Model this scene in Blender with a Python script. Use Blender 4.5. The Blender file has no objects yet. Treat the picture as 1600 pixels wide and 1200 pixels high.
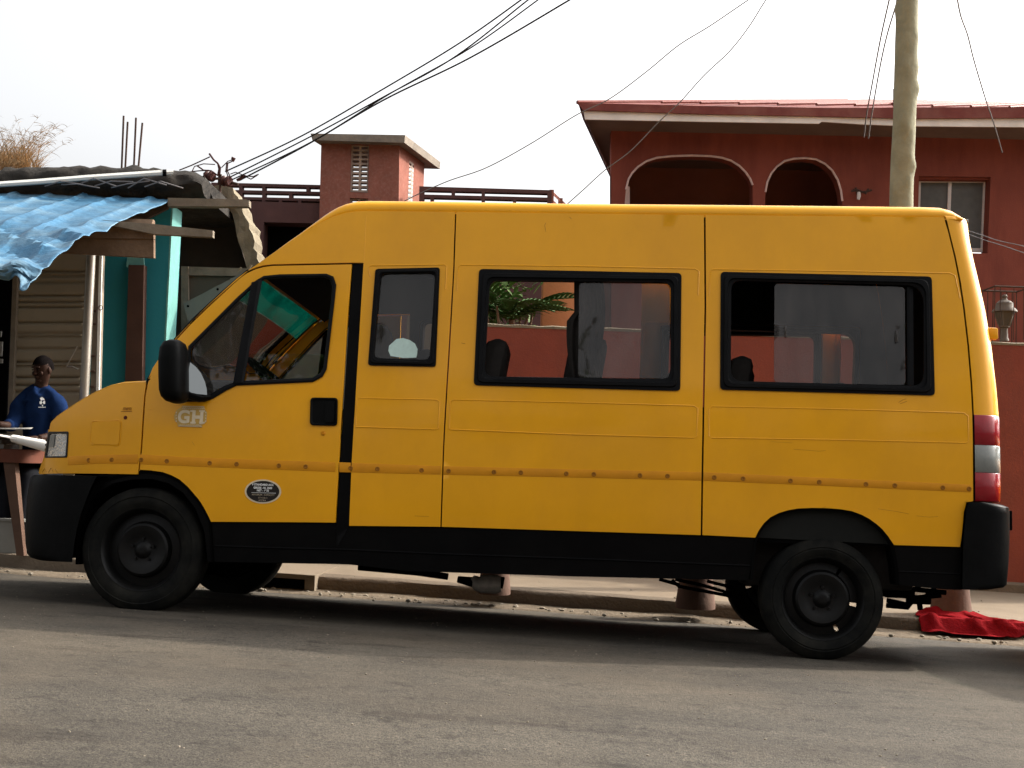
import bpy, bmesh, math, random
from mathutils import Vector, Matrix, geometry, noise
random.seed(7)
R = math.radians
scene = bpy.context.scene
COL = scene.collection

# ------------------------------------------------------------------ camera
F = 1950.0                      # focal length in photo pixels (photo is 1600 wide)
PITCH, ROLL = R(3.52), R(2.0)
CAMROT = (Matrix.Rotation(R(90) + PITCH, 4, 'X') @ Matrix.Rotation(ROLL, 4, 'Z')).to_3x3()
D0 = 6.8                        # metres to the near side of the van


def ray(u, v):
    return CAMROT @ Vector(((u - 800) / F, -(v - 600) / F, -1.0))


_r = ray(800, 996)
HC = -_r.z / _r.y * D0
CAM = Vector((0, 0, HC))


def at(u, v, Y):
    r = ray(u, v)
    return CAM + r * (Y / r.y)


def proj(p):
    q = CAMROT.transposed() @ (Vector(p) - CAM)
    return 800 - q.x / q.z * F, 600 + q.y / q.z * F


cam_d = bpy.data.cameras.new('camera')
cam_d.sensor_width = 36.0
cam_d.lens = F / 1600 * 36.0
cam_d.clip_end = 2000
cam_d.clip_start = 0.05
cam = bpy.data.objects.new('camera', cam_d)
COL.objects.link(cam)
cam.matrix_world = Matrix.Translation(CAM) @ CAMROT.to_4x4()
scene.camera = cam

# ------------------------------------------------------------------ materials
def mat(name, color, rough=0.6, var=0.15, scale=6.0, bump=0.0, bscale=40.0, metal=0.0, coat=0.0,
        tint=None, tint_amt=0.0, tscale=1.5, spec=0.12, streak=None):
    m = bpy.data.materials.new(name)
    m.use_nodes = True
    nt = m.node_tree
    N, L = nt.nodes, nt.links
    bs = N['Principled BSDF']
    bs.inputs['Roughness'].default_value = rough
    bs.inputs['Metallic'].default_value = metal
    bs.inputs['Specular IOR Level'].default_value = spec
    bs.inputs['Coat Weight'].default_value = coat
    bs.inputs['Coat Roughness'].default_value = 0.08
    tc = N.new('ShaderNodeTexCoord')
    nz = N.new('ShaderNodeTexNoise')
    nz.inputs['Scale'].default_value = scale
    nz.inputs['Detail'].default_value = 8
    nz.inputs['Roughness'].default_value = 0.65
    L.new(tc.outputs['Object'], nz.inputs['Vector'])
    mr = N.new('ShaderNodeMapRange')
    mr.inputs['From Min'].default_value = 0.25
    mr.inputs['From Max'].default_value = 0.75
    mr.inputs['To Min'].default_value = 1 - var
    mr.inputs['To Max'].default_value = 1 + var
    L.new(nz.outputs['Fac'], mr.inputs['Value'])
    mx = N.new('ShaderNodeVectorMath')
    mx.operation = 'SCALE'
    mx.inputs[0].default_value = color[:3]
    L.new(mr.outputs['Result'], mx.inputs['Scale'])
    out = mx.outputs['Vector']
    if tint is not None:
        n2 = N.new('ShaderNodeTexNoise')
        n2.inputs['Scale'].default_value = tscale
        n2.inputs['Detail'].default_value = 9
        n2.inputs['Roughness'].default_value = 0.7
        if streak:
            mp = N.new('ShaderNodeMapping')
            mp.inputs['Scale'].default_value = streak
            L.new(tc.outputs['Object'], mp.inputs['Vector'])
            L.new(mp.outputs['Vector'], n2.inputs['Vector'])
        else:
            L.new(tc.outputs['Object'], n2.inputs['Vector'])
        r2 = N.new('ShaderNodeMapRange')
        r2.inputs['From Min'].default_value = 0.45
        r2.inputs['From Max'].default_value = 0.75
        r2.inputs['To Max'].default_value = tint_amt
        L.new(n2.outputs['Fac'], r2.inputs['Value'])
        mi = N.new('ShaderNodeMix')
        mi.data_type = 'RGBA'
        L.new(r2.outputs['Result'], mi.inputs['Factor'])
        L.new(out, mi.inputs[6])
        mi.inputs[7].default_value = (*tint[:3], 1)
        out = mi.outputs[2]
    L.new(out, bs.inputs['Base Color'])
    if bump > 0:
        n3 = N.new('ShaderNodeTexNoise')
        n3.inputs['Scale'].default_value = bscale
        n3.inputs['Detail'].default_value = 6
        L.new(tc.outputs['Object'], n3.inputs['Vector'])
        bp = N.new('ShaderNodeBump')
        bp.inputs['Strength'].default_value = bump
        bp.inputs['Distance'].default_value = 0.02
        L.new(n3.outputs['Fac'], bp.inputs['Height'])
        L.new(bp.outputs['Normal'], bs.inputs['Normal'])
    return m


def glass(name, tint=(0.8, 0.82, 0.8), dust=0.0, dustcol=(0.4, 0.4, 0.38), refl=1.0):
    m = bpy.data.materials.new(name)
    m.use_nodes = True
    nt = m.node_tree
    N, L = nt.nodes, nt.links
    N.remove(N['Principled BSDF'])
    out = N['Material Output']
    tr = N.new('ShaderNodeBsdfTransparent')
    tr.inputs['Color'].default_value = (*tint, 1)
    gl = N.new('ShaderNodeBsdfGlossy')
    gl.inputs['Roughness'].default_value = 0.02
    gl.inputs['Color'].default_value = (refl, refl, refl, 1)
    fr = N.new('ShaderNodeFresnel')
    fr.inputs['IOR'].default_value = 1.5
    ms = N.new('ShaderNodeMixShader')
    L.new(fr.outputs['Fac'], ms.inputs['Fac'])
    L.new(tr.outputs['BSDF'], ms.inputs[1])
    L.new(gl.outputs['BSDF'], ms.inputs[2])
    if dust > 0:
        df = N.new('ShaderNodeBsdfDiffuse')
        df.inputs['Color'].default_value = (*dustcol, 1)
        tc = N.new('ShaderNodeTexCoord')
        nz = N.new('ShaderNodeTexNoise')
        nz.inputs['Scale'].default_value = 3.5
        nz.inputs['Detail'].default_value = 10
        nz.inputs['Roughness'].default_value = 0.7
        mpp = N.new('ShaderNodeMapping')
        mpp.inputs['Scale'].default_value = (1.6, 1, 0.6)
        L.new(tc.outputs['Object'], mpp.inputs['Vector'])
        L.new(mpp.outputs['Vector'], nz.inputs['Vector'])
        mr = N.new('ShaderNodeMapRange')
        mr.inputs['From Min'].default_value = 0.3
        mr.inputs['From Max'].default_value = 0.7
        mr.inputs['To Min'].default_value = dust * 0.2
        mr.inputs['To Max'].default_value = dust * 1.9
        L.new(nz.outputs['Fac'], mr.inputs['Value'])
        m2 = N.new('ShaderNodeMixShader')
        L.new(mr.outputs['Result'], m2.inputs['Fac'])
        L.new(ms.outputs['Shader'], m2.inputs[1])
        L.new(df.outputs['BSDF'], m2.inputs[2])
        ms = m2
    L.new(ms.outputs['Shader'], out.inputs['Surface'])
    return m


M = {}
M['yellow'] = mat('yellow_paint', (0.71, 0.322, 0.005), 0.36, 0.08, 1.6, 0.12, 2.2, coat=0.28, spec=0.15,
                  tint=(0.56, 0.245, 0.010), tint_amt=0.45, tscale=1.3, streak=(1.6, 1.6, 0.7))
M['trim'] = mat('faded_orange_trim', (0.58, 0.235, 0.006), 0.6, 0.12, 5, 0.05, 80, tint=(0.42, 0.16, 0.012), tint_amt=0.5, tscale=3, spec=0.2)
M['rivet'] = mat('rivet_brown', (0.26, 0.105, 0.012), 0.6, 0.2, 30)
M['black'] = mat('black_plastic', (0.0025, 0.0027, 0.0027), 0.5, 0.35, 4, 0.05, 60, tint=(0.0073, 0.0073, 0.0076), tint_amt=0.5, tscale=2.5, spec=0.05)
M['blackpaint'] = mat('black_paint', (0.0022, 0.0022, 0.0024), 0.45, 0.3, 5, 0.03, 60, tint=(0.0072, 0.0067, 0.0058), tint_amt=0.4, tscale=3, spec=0.05)
M['rubber'] = mat('window_rubber', (0.0059, 0.0061, 0.0067), 0.42, 0.25, 12, 0.03, 90, spec=0.05)
M['tyre'] = mat('tyre_rubber', (0.0060, 0.0062, 0.0058), 0.8, 0.3, 8, 0.12, 120, tint=(0.026, 0.024, 0.019), tint_amt=0.75, tscale=3.5, spec=0.06)
M['rim'] = mat('black_steel_rim', (0.0034, 0.0034, 0.0034), 0.45, 0.3, 10, 0.03, 60, tint=(0.0098, 0.0086, 0.0069), tint_amt=0.5, tscale=8, spec=0.16)
M['dark'] = mat('underbody_and_shade_black', (0.0022, 0.0022, 0.0022), 0.9, 0.3, 6, spec=0.03)  # black parts; also painted as the shade inside openings
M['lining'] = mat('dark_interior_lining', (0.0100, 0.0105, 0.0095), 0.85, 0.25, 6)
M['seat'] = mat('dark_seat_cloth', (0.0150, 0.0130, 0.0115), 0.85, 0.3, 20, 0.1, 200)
M['glass'] = glass('clear_glass')
M['glass_side'] = glass('dusty_sheen_glass', (0.60, 0.59, 0.57), 0.045, (0.30, 0.27, 0.24), 0.75)  # pale film: dust, and a painted stand-in for street reflections
M['glass_slide'] = glass('dusty_sheen_sliding_glass', (0.46, 0.45, 0.44), 0.09, (0.30, 0.27, 0.25), 0.7)  # dust plus painted reflection, heavier on the sliding panes
M['glass_green'] = glass('green_sun_band', (0.03, 0.42, 0.25), 0.22, (0.004, 0.24, 0.15), 0.4)
for n_ in list(M['glass_green'].node_tree.nodes):
    if n_.type == 'BSDF_DIFFUSE':
        t_ = M['glass_green'].node_tree.nodes.new('ShaderNodeBsdfTranslucent')
        t_.inputs['Color'].default_value = n_.inputs['Color'].default_value
        M['glass_green'].node_tree.links.new(t_.outputs['BSDF'], n_.outputs['BSDF'].links[0].to_socket)
M['mirror'] = mat('mirror_glass', (0.1375, 0.1450, 0.1450), 0.08, 0.02, 3, metal=1.0)
M['lens_red'] = mat('red_lens', (0.2100, 0.0060, 0.0110), 0.18, 0.12, 30, 0.05, 200, coat=0.2, spec=0.25)
M['lens_clear'] = mat('clear_lens', (0.1800, 0.1845, 0.1710), 0.15, 0.15, 30, 0.05, 200, coat=0.2, spec=0.25)
M['chrome'] = mat('headlight_reflector', (0.62, 0.63, 0.62), 0.18, 0.25, 14, 0.15, 40, metal=0.75)
M['sticker_pale'] = mat('pale_sticker', (0.62, 0.52, 0.36), 0.6, 0.12, 60)
M['sticker_bg'] = mat('sticker_backing', (0.50, 0.32, 0.09), 0.6, 0.12, 60)
M['sticker_black'] = mat('sticker_black', (0.02, 0.016, 0.014), 0.5, 0.2, 40)
M['sticker_grey'] = mat('sticker_grey_text', (0.33, 0.27, 0.19), 0.6, 0.2, 60)
M['white'] = mat('white_print', (0.78, 0.78, 0.75), 0.6, 0.08, 40)
M['cyan_sticker'] = mat('pale_cyan_sticker', (0.46, 0.60, 0.55), 0.6, 0.12, 30)
M['silver'] = mat('pale_silencer', (0.42, 0.39, 0.34), 0.5, 0.25, 20, metal=0.2)
M['red_house'] = mat('red_house_plaster', (0.205, 0.056, 0.038), 0.9, 0.16, 0.9, 0.12, 60, tint=(0.115, 0.032, 0.024), tint_amt=0.8, tscale=1.3, streak=(1.6, 1, 0.35))
M['red_wall'] = mat('red_wall_plaster', (0.185, 0.048, 0.032), 0.9, 0.16, 2.0, 0.15, 60, tint=(0.13, 0.045, 0.032), tint_amt=0.7, tscale=1.6, streak=(1.6, 1, 0.5))
M['arch_trim'] = mat('pale_arch_edge', (0.58, 0.42, 0.38), 0.8, 0.2, 12)
M['roof_red'] = mat('maroon_roof_sheet', (0.17, 0.045, 0.037), 0.65, 0.2, 3, 0.05, 40, tint=(0.24, 0.15, 0.11), tint_amt=0.4)
M['fascia'] = mat('dirty_white_fascia', (0.7500, 0.6875, 0.6250), 0.7, 0.14, 3, 0.05, 40, tint=(0.4750, 0.4000, 0.3375), tint_amt=0.5, tscale=2)
M['soffit'] = mat('brown_soffit', (0.1600, 0.1120, 0.0920), 0.85, 0.15, 3)
M['inner_house'] = mat('veranda_dark_plaster', (0.19, 0.078, 0.057), 0.9, 0.15, 2)
M['curtain'] = mat('grey_pane_curtain', (0.10, 0.10, 0.095), 0.5, 0.12, 10)
M['white_frame'] = mat('white_window_frame', (0.5580, 0.5040, 0.4770), 0.6, 0.1, 10)
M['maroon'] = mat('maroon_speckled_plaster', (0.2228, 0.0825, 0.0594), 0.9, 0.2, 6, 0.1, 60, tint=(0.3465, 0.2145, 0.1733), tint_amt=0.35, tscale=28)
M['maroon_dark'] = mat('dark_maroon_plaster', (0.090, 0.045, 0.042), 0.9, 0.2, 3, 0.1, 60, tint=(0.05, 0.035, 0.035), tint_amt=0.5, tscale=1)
M['block'] = mat('vent_block_concrete', (0.3450, 0.2700, 0.2250), 0.9, 0.2, 14, 0.1, 50)
M['slab'] = mat('weathered_concrete_slab', (0.2080, 0.1760, 0.1440), 0.9, 0.25, 5, 0.25, 30, tint=(0.0800, 0.0680, 0.0560), tint_amt=0.7, tscale=3)
M['pole'] = mat('pale_wood_pole', (0.2356, 0.2268, 0.1561), 0.85, 0.18, 5, 0.25, 25, tint=(0.1296, 0.1178, 0.0707), tint_amt=0.6, tscale=4)
M['wire'] = mat('black_cable', (0.015, 0.014, 0.014), 0.7, 0.2, 10)
M['wire_grey'] = mat('grey_cable', (0.16, 0.15, 0.15), 0.8, 0.2, 10)
M['teal'] = mat('teal_painted_wall', (0.020, 0.170, 0.205), 0.75, 0.15, 3, 0.08, 40, tint=(0.012, 0.105, 0.150), tint_amt=0.6, tscale=1.5)
M['teal_pale'] = mat('pale_and_lit_teal', (0.1062, 0.2550, 0.2338), 0.8, 0.12, 10, 0.1, 60)  # pale teal; also carries the sunlight on the wall's right end
M['brown_door'] = mat('brown_door_paint', (0.0525, 0.0275, 0.0200), 0.7, 0.18, 6, 0.05, 60)
M['cream'] = mat('cream_shutter_paint', (0.26, 0.222, 0.16), 0.75, 0.14, 5, 0.08, 50, tint=(0.16, 0.13, 0.09), tint_amt=0.7, tscale=2.5)
M['steel'] = mat('worn_steel_pole', (0.3220, 0.2940, 0.2520), 0.35, 0.15, 8, metal=0.7)
M['tarp'] = mat('blue_tarpaulin', (0.0360, 0.1215, 0.2115), 0.5, 0.25, 4, 0.45, 16, tint=(0.1485, 0.2205, 0.2610), tint_amt=0.9, tscale=2.2, spec=0.3, streak=(0.7200, 2.2500, 0.9000))
M['wood'] = mat('weathered_board', (0.1612, 0.1085, 0.0713), 0.85, 0.3, 7, 0.2, 40, tint=(0.0744, 0.0465, 0.0310), tint_amt=0.6, tscale=4)
M['wood_grey'] = mat('grey_weathered_plank', (0.1650, 0.1375, 0.1045), 0.85, 0.25, 7, 0.2, 40, tint=(0.0880, 0.0688, 0.0495), tint_amt=0.5, tscale=4)
M['mud'] = mat('dark_roof_edge', (0.0221, 0.0195, 0.0169), 0.95, 0.4, 9, 0.5, 20, tint=(0.0573, 0.0495, 0.0417), tint_amt=0.5, tscale=5)
M['rubble'] = mat('rubble_masonry', (0.1700, 0.1424, 0.0999), 0.95, 0.25, 9, 0.5, 18, tint=(0.1062, 0.0850, 0.0595), tint_amt=0.6, tscale=4)
M['brown_shade'] = mat('dark_brown_shade', (0.0480, 0.0352, 0.0264), 0.95, 0.3, 3, 0.2, 20)
M['board'] = mat('beige_board', (0.0930, 0.0775, 0.0589), 0.8, 0.15, 3, 0.08, 40, tint=(0.0620, 0.0512, 0.0372), tint_amt=0.5)
M['sheet'] = mat('grey_metal_sheet', (0.1109, 0.1164, 0.1054), 0.55, 0.12, 4, 0.05, 30, metal=0.1)
M['gutter'] = mat('white_roof_trim', (0.5440, 0.5360, 0.4960), 0.6, 0.1, 6)
M['grass'] = mat('dry_grass', (0.40, 0.265, 0.140), 0.9, 0.4, 14, tint=(0.20, 0.12, 0.06), tint_amt=0.6, tscale=8)
M['rust'] = mat('rusty_steel', (0.0595, 0.0350, 0.0266), 0.8, 0.3, 20)
M['skin'] = mat('brown_skin', (0.030, 0.0145, 0.0095), 0.6, 0.12, 8, spec=0.08)
M['hair'] = mat('black_hair', (0.006, 0.005, 0.005), 1.0, 0.3, 60, 0.3, 200, spec=0.0)
M['shirt'] = mat('blue_shirt_cloth', (0.0060, 0.0155, 0.050), 0.9, 0.15, 5, 0.2, 25, spec=0.02)
M['trousers'] = mat('dark_trousers', (0.0060, 0.0066, 0.0090), 0.9, 0.2, 8)
M['paper'] = mat('white_newspaper', (0.74, 0.71, 0.66), 0.85, 0.08, 10, 0.05, 60)
M['paper_grey'] = mat('printed_newspaper', (0.2160, 0.2100, 0.1980), 0.85, 0.3, 45)
M['table'] = mat('red_brown_table', (0.0936, 0.0328, 0.0203), 0.7, 0.2, 6, 0.08, 40)
M['table_leg'] = mat('brown_table_leg', (0.0850, 0.0500, 0.0350), 0.85, 0.2, 8)
M['carton'] = mat('pale_carton', (0.1800, 0.1750, 0.1550), 0.85, 0.12, 6)
M['bollard'] = mat('faded_pink_concrete', (0.1094, 0.0643, 0.0479), 0.9, 0.2, 8, 0.2, 40, tint=(0.0821, 0.0602, 0.0438), tint_amt=0.6, tscale=5)
M['cloth'] = mat('red_cloth', (0.165, 0.0052, 0.0078), 0.9, 0.25, 12, 0.25, 60, spec=0.02)
M['leaf'] = mat('leaf_green', (0.034, 0.076, 0.018), 0.7, 0.4, 3)
M['leaf_light'] = mat('leaf_light_green', (0.0800, 0.1360, 0.0360), 0.6, 0.35, 3)
M['orange_wall'] = mat('orange_plaster', (0.4000, 0.1600, 0.0680), 0.85, 0.15, 3, 0.15, 40, tint=(0.2800, 0.1120, 0.0560), tint_amt=0.5, tscale=3)
M['lantern'] = mat('aged_lantern_metal', (0.1092, 0.0882, 0.0714), 0.7, 0.2, 12)
M['lantern_glass'] = mat('dusty_lantern_glass', (0.0750, 0.0650, 0.0525), 0.3, 0.15, 12)
M['insulator'] = mat('dark_red_porcelain', (0.055, 0.022, 0.020), 0.35, 0.2, 12)
M['stone'] = mat('pale_stone', (0.1980, 0.1705, 0.1320), 0.9, 0.3, 30)


# ------------------------------------------------------------------ mesh helpers
def obj(name, bm, m, parent=None, smooth=False, sharp=35, origin=None):
    """links bm (coordinates in the parent's frame when the parent is the van, else world) as one mesh object"""
    bmesh.ops.recalc_face_normals(bm, faces=bm.faces) if len(bm.faces) else None
    me = bpy.data.meshes.new(name)
    if parent is not None and not parent.get('_local'):
        off = Vector(parent['_off']) if '_off' in parent else Vector((0, 0, 0))
        bmesh.ops.translate(bm, verts=bm.verts, vec=-off)
    o = bpy.data.objects.new(name, me)
    if parent is None:
        if origin is None:
            xs = [v.co.x for v in bm.verts]; ys = [v.co.y for v in bm.verts]; zs = [v.co.z for v in bm.verts]
            origin = Vector(((min(xs) + max(xs)) / 2, (min(ys) + max(ys)) / 2, min(zs)))
        bmesh.ops.translate(bm, verts=bm.verts, vec=-Vector(origin))
        o.location = origin
        o['_off'] = list(origin)
    else:
        o.parent = parent
        if parent.get('_local'):
            o['_local'] = 1
        else:
            o['_off'] = parent['_off']
    if smooth:
        for f in bm.faces:
            f.smooth = True
        for e in bm.edges:
            if len(e.link_faces) == 2 and e.calc_face_angle(0) > R(sharp):
                e.smooth = False
    bm.to_mesh(me)
    bm.free()
    ms = m if isinstance(m, (list, tuple)) else [m]
    for k in ms:
        me.materials.append(k)
    COL.objects.link(o)
    return o


def thing(name, label, cat, loc, group=None):
    o = bpy.data.objects.new(name, None)
    o.location = loc
    o.empty_display_size = 0.2
    COL.objects.link(o)
    o['_off'] = list(loc)
    o['label'] = label
    o['category'] = cat
    if group:
        o['group'] = group
    return o


def tag(o, label, cat, group=None):
    o['label'] = label
    o['category'] = cat
    if group:
        o['group'] = group
    return o


def structure(o):
    o['kind'] = 'structure'
    return o


def add_box(bm, p0, p1, bevel=0.0):
    b = bmesh.new()
    bmesh.ops.create_cube(b, size=1)
    c = (Vector(p0) + Vector(p1)) / 2
    s = Vector(p1) - Vector(p0)
    for v in b.verts:
        v.co = Vector((v.co.x * s.x, v.co.y * s.y, v.co.z * s.z)) + c
    if bevel > 0:
        bmesh.ops.bevel(b, geom=list(b.edges), offset=bevel, segments=2, profile=0.5, affect='EDGES')
    join(bm, b)


def join(bm, b, mi=None):
    vs = {}
    for v in b.verts:
        vs[v] = bm.verts.new(v.co)
    for f in b.faces:
        try:
            nf = bm.faces.new([vs[v] for v in f.verts])
            nf.smooth = f.smooth
            nf.material_index = f.material_index if mi is None else mi
        except ValueError:
            pass
    b.free()


def add_tube(bm, pts, r, n=8, closed=False, caps=True):
    """r is a number or one radius per point"""
    pts = [Vector(p) for p in pts]
    k = len(pts)
    rs = r if isinstance(r, (list, tuple)) else [r] * k
    rings = []
    prev = None
    for i in range(k):
        a = pts[i - 1] if (i > 0 or closed) else pts[i]
        b = pts[(i + 1) % k] if (i < k - 1 or closed) else pts[i]
        t = (b - a).normalized()
        if prev is None:
            ref = Vector((0, 0, 1)) if abs(t.z) < 0.9 else Vector((1, 0, 0))
            x = t.cross(ref).normalized()
        else:
            x = (prev - t * prev.dot(t)).normalized()
        prev = x
        y = t.cross(x)
        rings.append([bm.verts.new(pts[i] + (x * math.cos(q) + y * math.sin(q)) * rs[i])
                      for q in [2 * math.pi * j / n for j in range(n)]])
    for i in range(k if closed else k - 1):
        A, B = rings[i], rings[(i + 1) % k]
        for j in range(n):
            bm.faces.new((A[j], A[(j + 1) % n], B[(j + 1) % n], B[j]))
    if caps and not closed:
        bm.faces.new(rings[0][::-1])
        bm.faces.new(rings[-1])


def add_grid(bm, rows, closed_u=False):
    vs = [[bm.verts.new(p) for p in r] for r in rows]
    n = len(rows[0])
    for i in range(len(rows) - 1):
        for j in range(n if closed_u else n - 1):
            q = [vs[i][j], vs[i][(j + 1) % n], vs[i + 1][(j + 1) % n], vs[i + 1][j]]
            if len({v.co.to_tuple(6) for v in q}) >= 3:
                try:
                    bm.faces.new(q)
                except ValueError:
                    pass
    return vs


def add_lathe(bm, prof, origin, axis='Z', n=32, keep=None):
    """prof: (r, h) pairs; keep(i, j) False drops the face of profile step i, sector j"""
    o = Vector(origin)
    rows = []
    for r_, h in prof:
        row = []
        for j in range(n):
            a = 2 * math.pi * j / n
            c, s = math.cos(a) * r_, math.sin(a) * r_
            row.append(bm.verts.new(o + (Vector((c, s, h)) if axis == 'Z' else Vector((c, h, s)))))
        rows.append(row)
    for i in range(len(prof) - 1):
        for j in range(n):
            if keep and not keep(i, j):
                continue
            try:
                bm.faces.new((rows[i][j], rows[i][(j + 1) % n], rows[i + 1][(j + 1) % n], rows[i + 1][j]))
            except ValueError:
                pass
    bmesh.ops.remove_doubles(bm, verts=[v for r_ in rows for v in r_], dist=1e-6)


def inside(p, poly):
    x, y = p
    c = False
    n = len(poly)
    for i in range(n):
        x1, y1 = poly[i]; x2, y2 = poly[i - 1]
        if (y1 > y) != (y2 > y) and x < (x2 - x1) * (y - y1) / (y2 - y1) + x1:
            c = not c
    return c


def densify(loop, step):
    out = []
    n = len(loop)
    for i in range(n):
        a, b = Vector(loop[i]), Vector(loop[(i + 1) % n])
        k = max(1, int((b - a).length / step))
        for j in range(k):
            out.append(tuple(a.lerp(b, j / k)))
    return out


def cdt(loops, grid=None):
    """loops[0] outline, others holes (2-D). returns verts, faces, boundary loops as index lists"""
    vs, es = [], []
    for lp in loops:
        s = len(vs)
        n = len(lp)
        vs += [Vector(p) for p in lp]
        es += [(s + i, s + (i + 1) % n) for i in range(n)]
    nb = len(vs)
    if grid:
        xs = [p[0] for p in loops[0]]; ys = [p[1] for p in loops[0]]
        bpts = [Vector(p) for lp in loops for p in lp]
        x = min(xs) + grid * 0.5
        while x < max(xs):
            y = min(ys) + grid * 0.5
            while y < max(ys):
                if inside((x, y), loops[0]) and not any(inside((x, y), h) for h in loops[1:]):
                    q = Vector((x, y))
                    if all((q - b).length_squared > (grid * 0.45) ** 2 for b in bpts):
                        vs.append(q)
                y += grid
            x += grid
    V2, E2, F2, ov, oe, of = geometry.delaunay_2d_cdt(vs, es, [], 0, 1e-6)
    F3 = []
    for f in F2:
        c = (sum((V2[i] for i in f), Vector((0, 0)))) / len(f)
        if inside(c, loops[0]) and not any(inside(c, h) for h in loops[1:]):
            F3.append(f)
    return V2, F3


def rounded(corners, r, na=5, ne=1):
    """loop with rounded corners; the same number of points for the same number of corners"""
    n = len(corners)
    cs = [Vector(c) for c in corners]
    out = []
    for i in range(n):
        p0, p, p1 = cs[i - 1], cs[i], cs[(i + 1) % n]
        rr = r[i] if isinstance(r, (list, tuple)) else r
        l0, l1 = (p0 - p).length, (p1 - p).length
        rr0 = min(rr, l0 * 0.48, l1 * 0.48)
        a, b = p + (p0 - p).normalized() * rr0, p + (p1 - p).normalized() * rr0
        for k in range(na + 1):
            t = k / na
            out.append(tuple(a * (1 - t) ** 2 + p * 2 * t * (1 - t) + b * t ** 2))
        # points along the edge to the next corner
        q0 = b
        pn = cs[(i + 2) % n]
        rn = r[(i + 1) % n] if isinstance(r, (list, tuple)) else r
        rr1 = min(rn, (p1 - p).length * 0.48, (pn - p1).length * 0.48)
        q1 = p1 + (p - p1).normalized() * rr1
        for k in range(1, ne):
            out.append(tuple(q0.lerp(q1, k / ne)))
    return out


def facet(x, y, cell, seed=0.0):
    """creased sheet: random heights on a lattice, joined by flat triangles"""
    x, y = x / cell + y / cell * 0.37, y / cell
    i, j = math.floor(x), math.floor(y)
    fx_, fy_ = x - i, y - j
    h = lambda a, b: noise.cell((a * 1.0 + 0.5, b * 1.0 + 0.5, seed))
    if fx_ + fy_ < 1:
        return h(i, j) * (1 - fx_ - fy_) + h(i + 1, j) * fx_ + h(i, j + 1) * fy_
    return h(i + 1, j + 1) * (fx_ + fy_ - 1) + h(i + 1, j) * (1 - fy_) + h(i, j + 1) * (1 - fx_)


def clean(bm):
    bmesh.ops.remove_doubles(bm, verts=bm.verts, dist=1e-5)


def slab_bm(pts, Y, th, holes=(), bm=None, step=None):
    """outline given in photo pixels on the plane at depth Y, extruded th metres away from the camera"""
    bm = bm or bmesh.new()
    W = [[at(u, v, Y) for u, v in lp] for lp in (pts, *holes)]
    L2 = [[(p.x, p.z) for p in lp] for lp in W]
    if step:
        L2 = [densify(l, step) for l in L2]
    V2, F3 = cdt(L2, step)
    f_ = [bm.verts.new((p.x, Y, p.y)) for p in V2]
    b_ = [bm.verts.new((p.x, Y + th, p.y)) for p in V2]
    cnt = {}
    for f in F3:
        bm.faces.new([f_[i] for i in f])
        bm.faces.new([b_[i] for i in f[::-1]])
        for i in range(len(f)):
            e = (f[i], f[(i + 1) % len(f)])
            k = tuple(sorted(e))
            cnt.setdefault(k, []).append(e)
    for k, l in cnt.items():
        if len(l) == 1:
            a, b = l[0]
            bm.faces.new((f_[a], b_[a], b_[b], f_[b]))
    return bm


def bend(bm, f):
    for v in bm.verts:
        v.co = Vector(f(v.co))
    return bm


def skin_mesh(nodes, edges, sub=2, voxel=None, smooth=4):
    """nodes: (pos, radius or (rx, ry)); returns bmesh of the skinned body"""
    me = bpy.data.meshes.new('tmp_skin')
    me.from_pydata([n[0] for n in nodes], edges, [])
    o = bpy.data.objects.new('tmp_skin', me)
    COL.objects.link(o)
    sk = o.modifiers.new('s', 'SKIN')
    sk.use_smooth_shade = True
    if not me.skin_vertices:
        b = bmesh.new(); b.from_mesh(me); b.verts.layers.skin.verify(); b.to_mesh(me); b.free()
    for i, n in enumerate(nodes):
        r_ = n[1]
        me.skin_vertices[0].data[i].radius = r_ if isinstance(r_, tuple) else (r_, r_)
    me.skin_vertices[0].data[0].use_root = True
    if sub:
        ss = o.modifiers.new('u', 'SUBSURF')
        ss.levels = sub
        ss.render_levels = sub
    if voxel:
        rm = o.modifiers.new('r', 'REMESH')
        rm.mode = 'VOXEL'
        rm.voxel_size = voxel
        sm = o.modifiers.new('m', 'SMOOTH')
        sm.factor = 0.5
        sm.iterations = smooth
    dg = bpy.context.evaluated_depsgraph_get()
    m2 = bpy.data.meshes.new_from_object(o.evaluated_get(dg))
    b = bmesh.new()
    b.from_mesh(m2)
    bpy.data.objects.remove(o)
    bpy.data.meshes.remove(me)
    bpy.data.meshes.remove(m2)
    for f in b.faces:
        f.material_index = 0
    return b


def text_bm(s, size, offset=0.0, align='CENTER', shear=0.0, xs=1.0):
    cu = bpy.data.curves.new('tmp_text', 'FONT')
    cu.body = s
    cu.size = size
    cu.align_x = align
    cu.offset = offset
    cu.shear = shear
    o = bpy.data.objects.new('tmp_text', cu)
    COL.objects.link(o)
    dg = bpy.context.evaluated_depsgraph_get()
    m2 = bpy.data.meshes.new_from_object(o.evaluated_get(dg))
    b = bmesh.new()
    b.from_mesh(m2)
    bpy.data.objects.remove(o)
    bpy.data.curves.remove(cu)
    bpy.data.meshes.remove(m2)
    for v in b.verts:
        v.co.x *= xs
    for f in b.faces:
        f.material_index = 0
    return b


# ------------------------------------------------------------------ lie of the land
PSI = R(4.0)
CP, SP = math.cos(PSI), math.sin(PSI)


def ab(x, y):
    return x * CP - (y - D0) * SP, x * SP + (y - D0) * CP


def xy(a, b):
    return a * CP + b * SP, D0 - a * SP + b * CP


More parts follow.
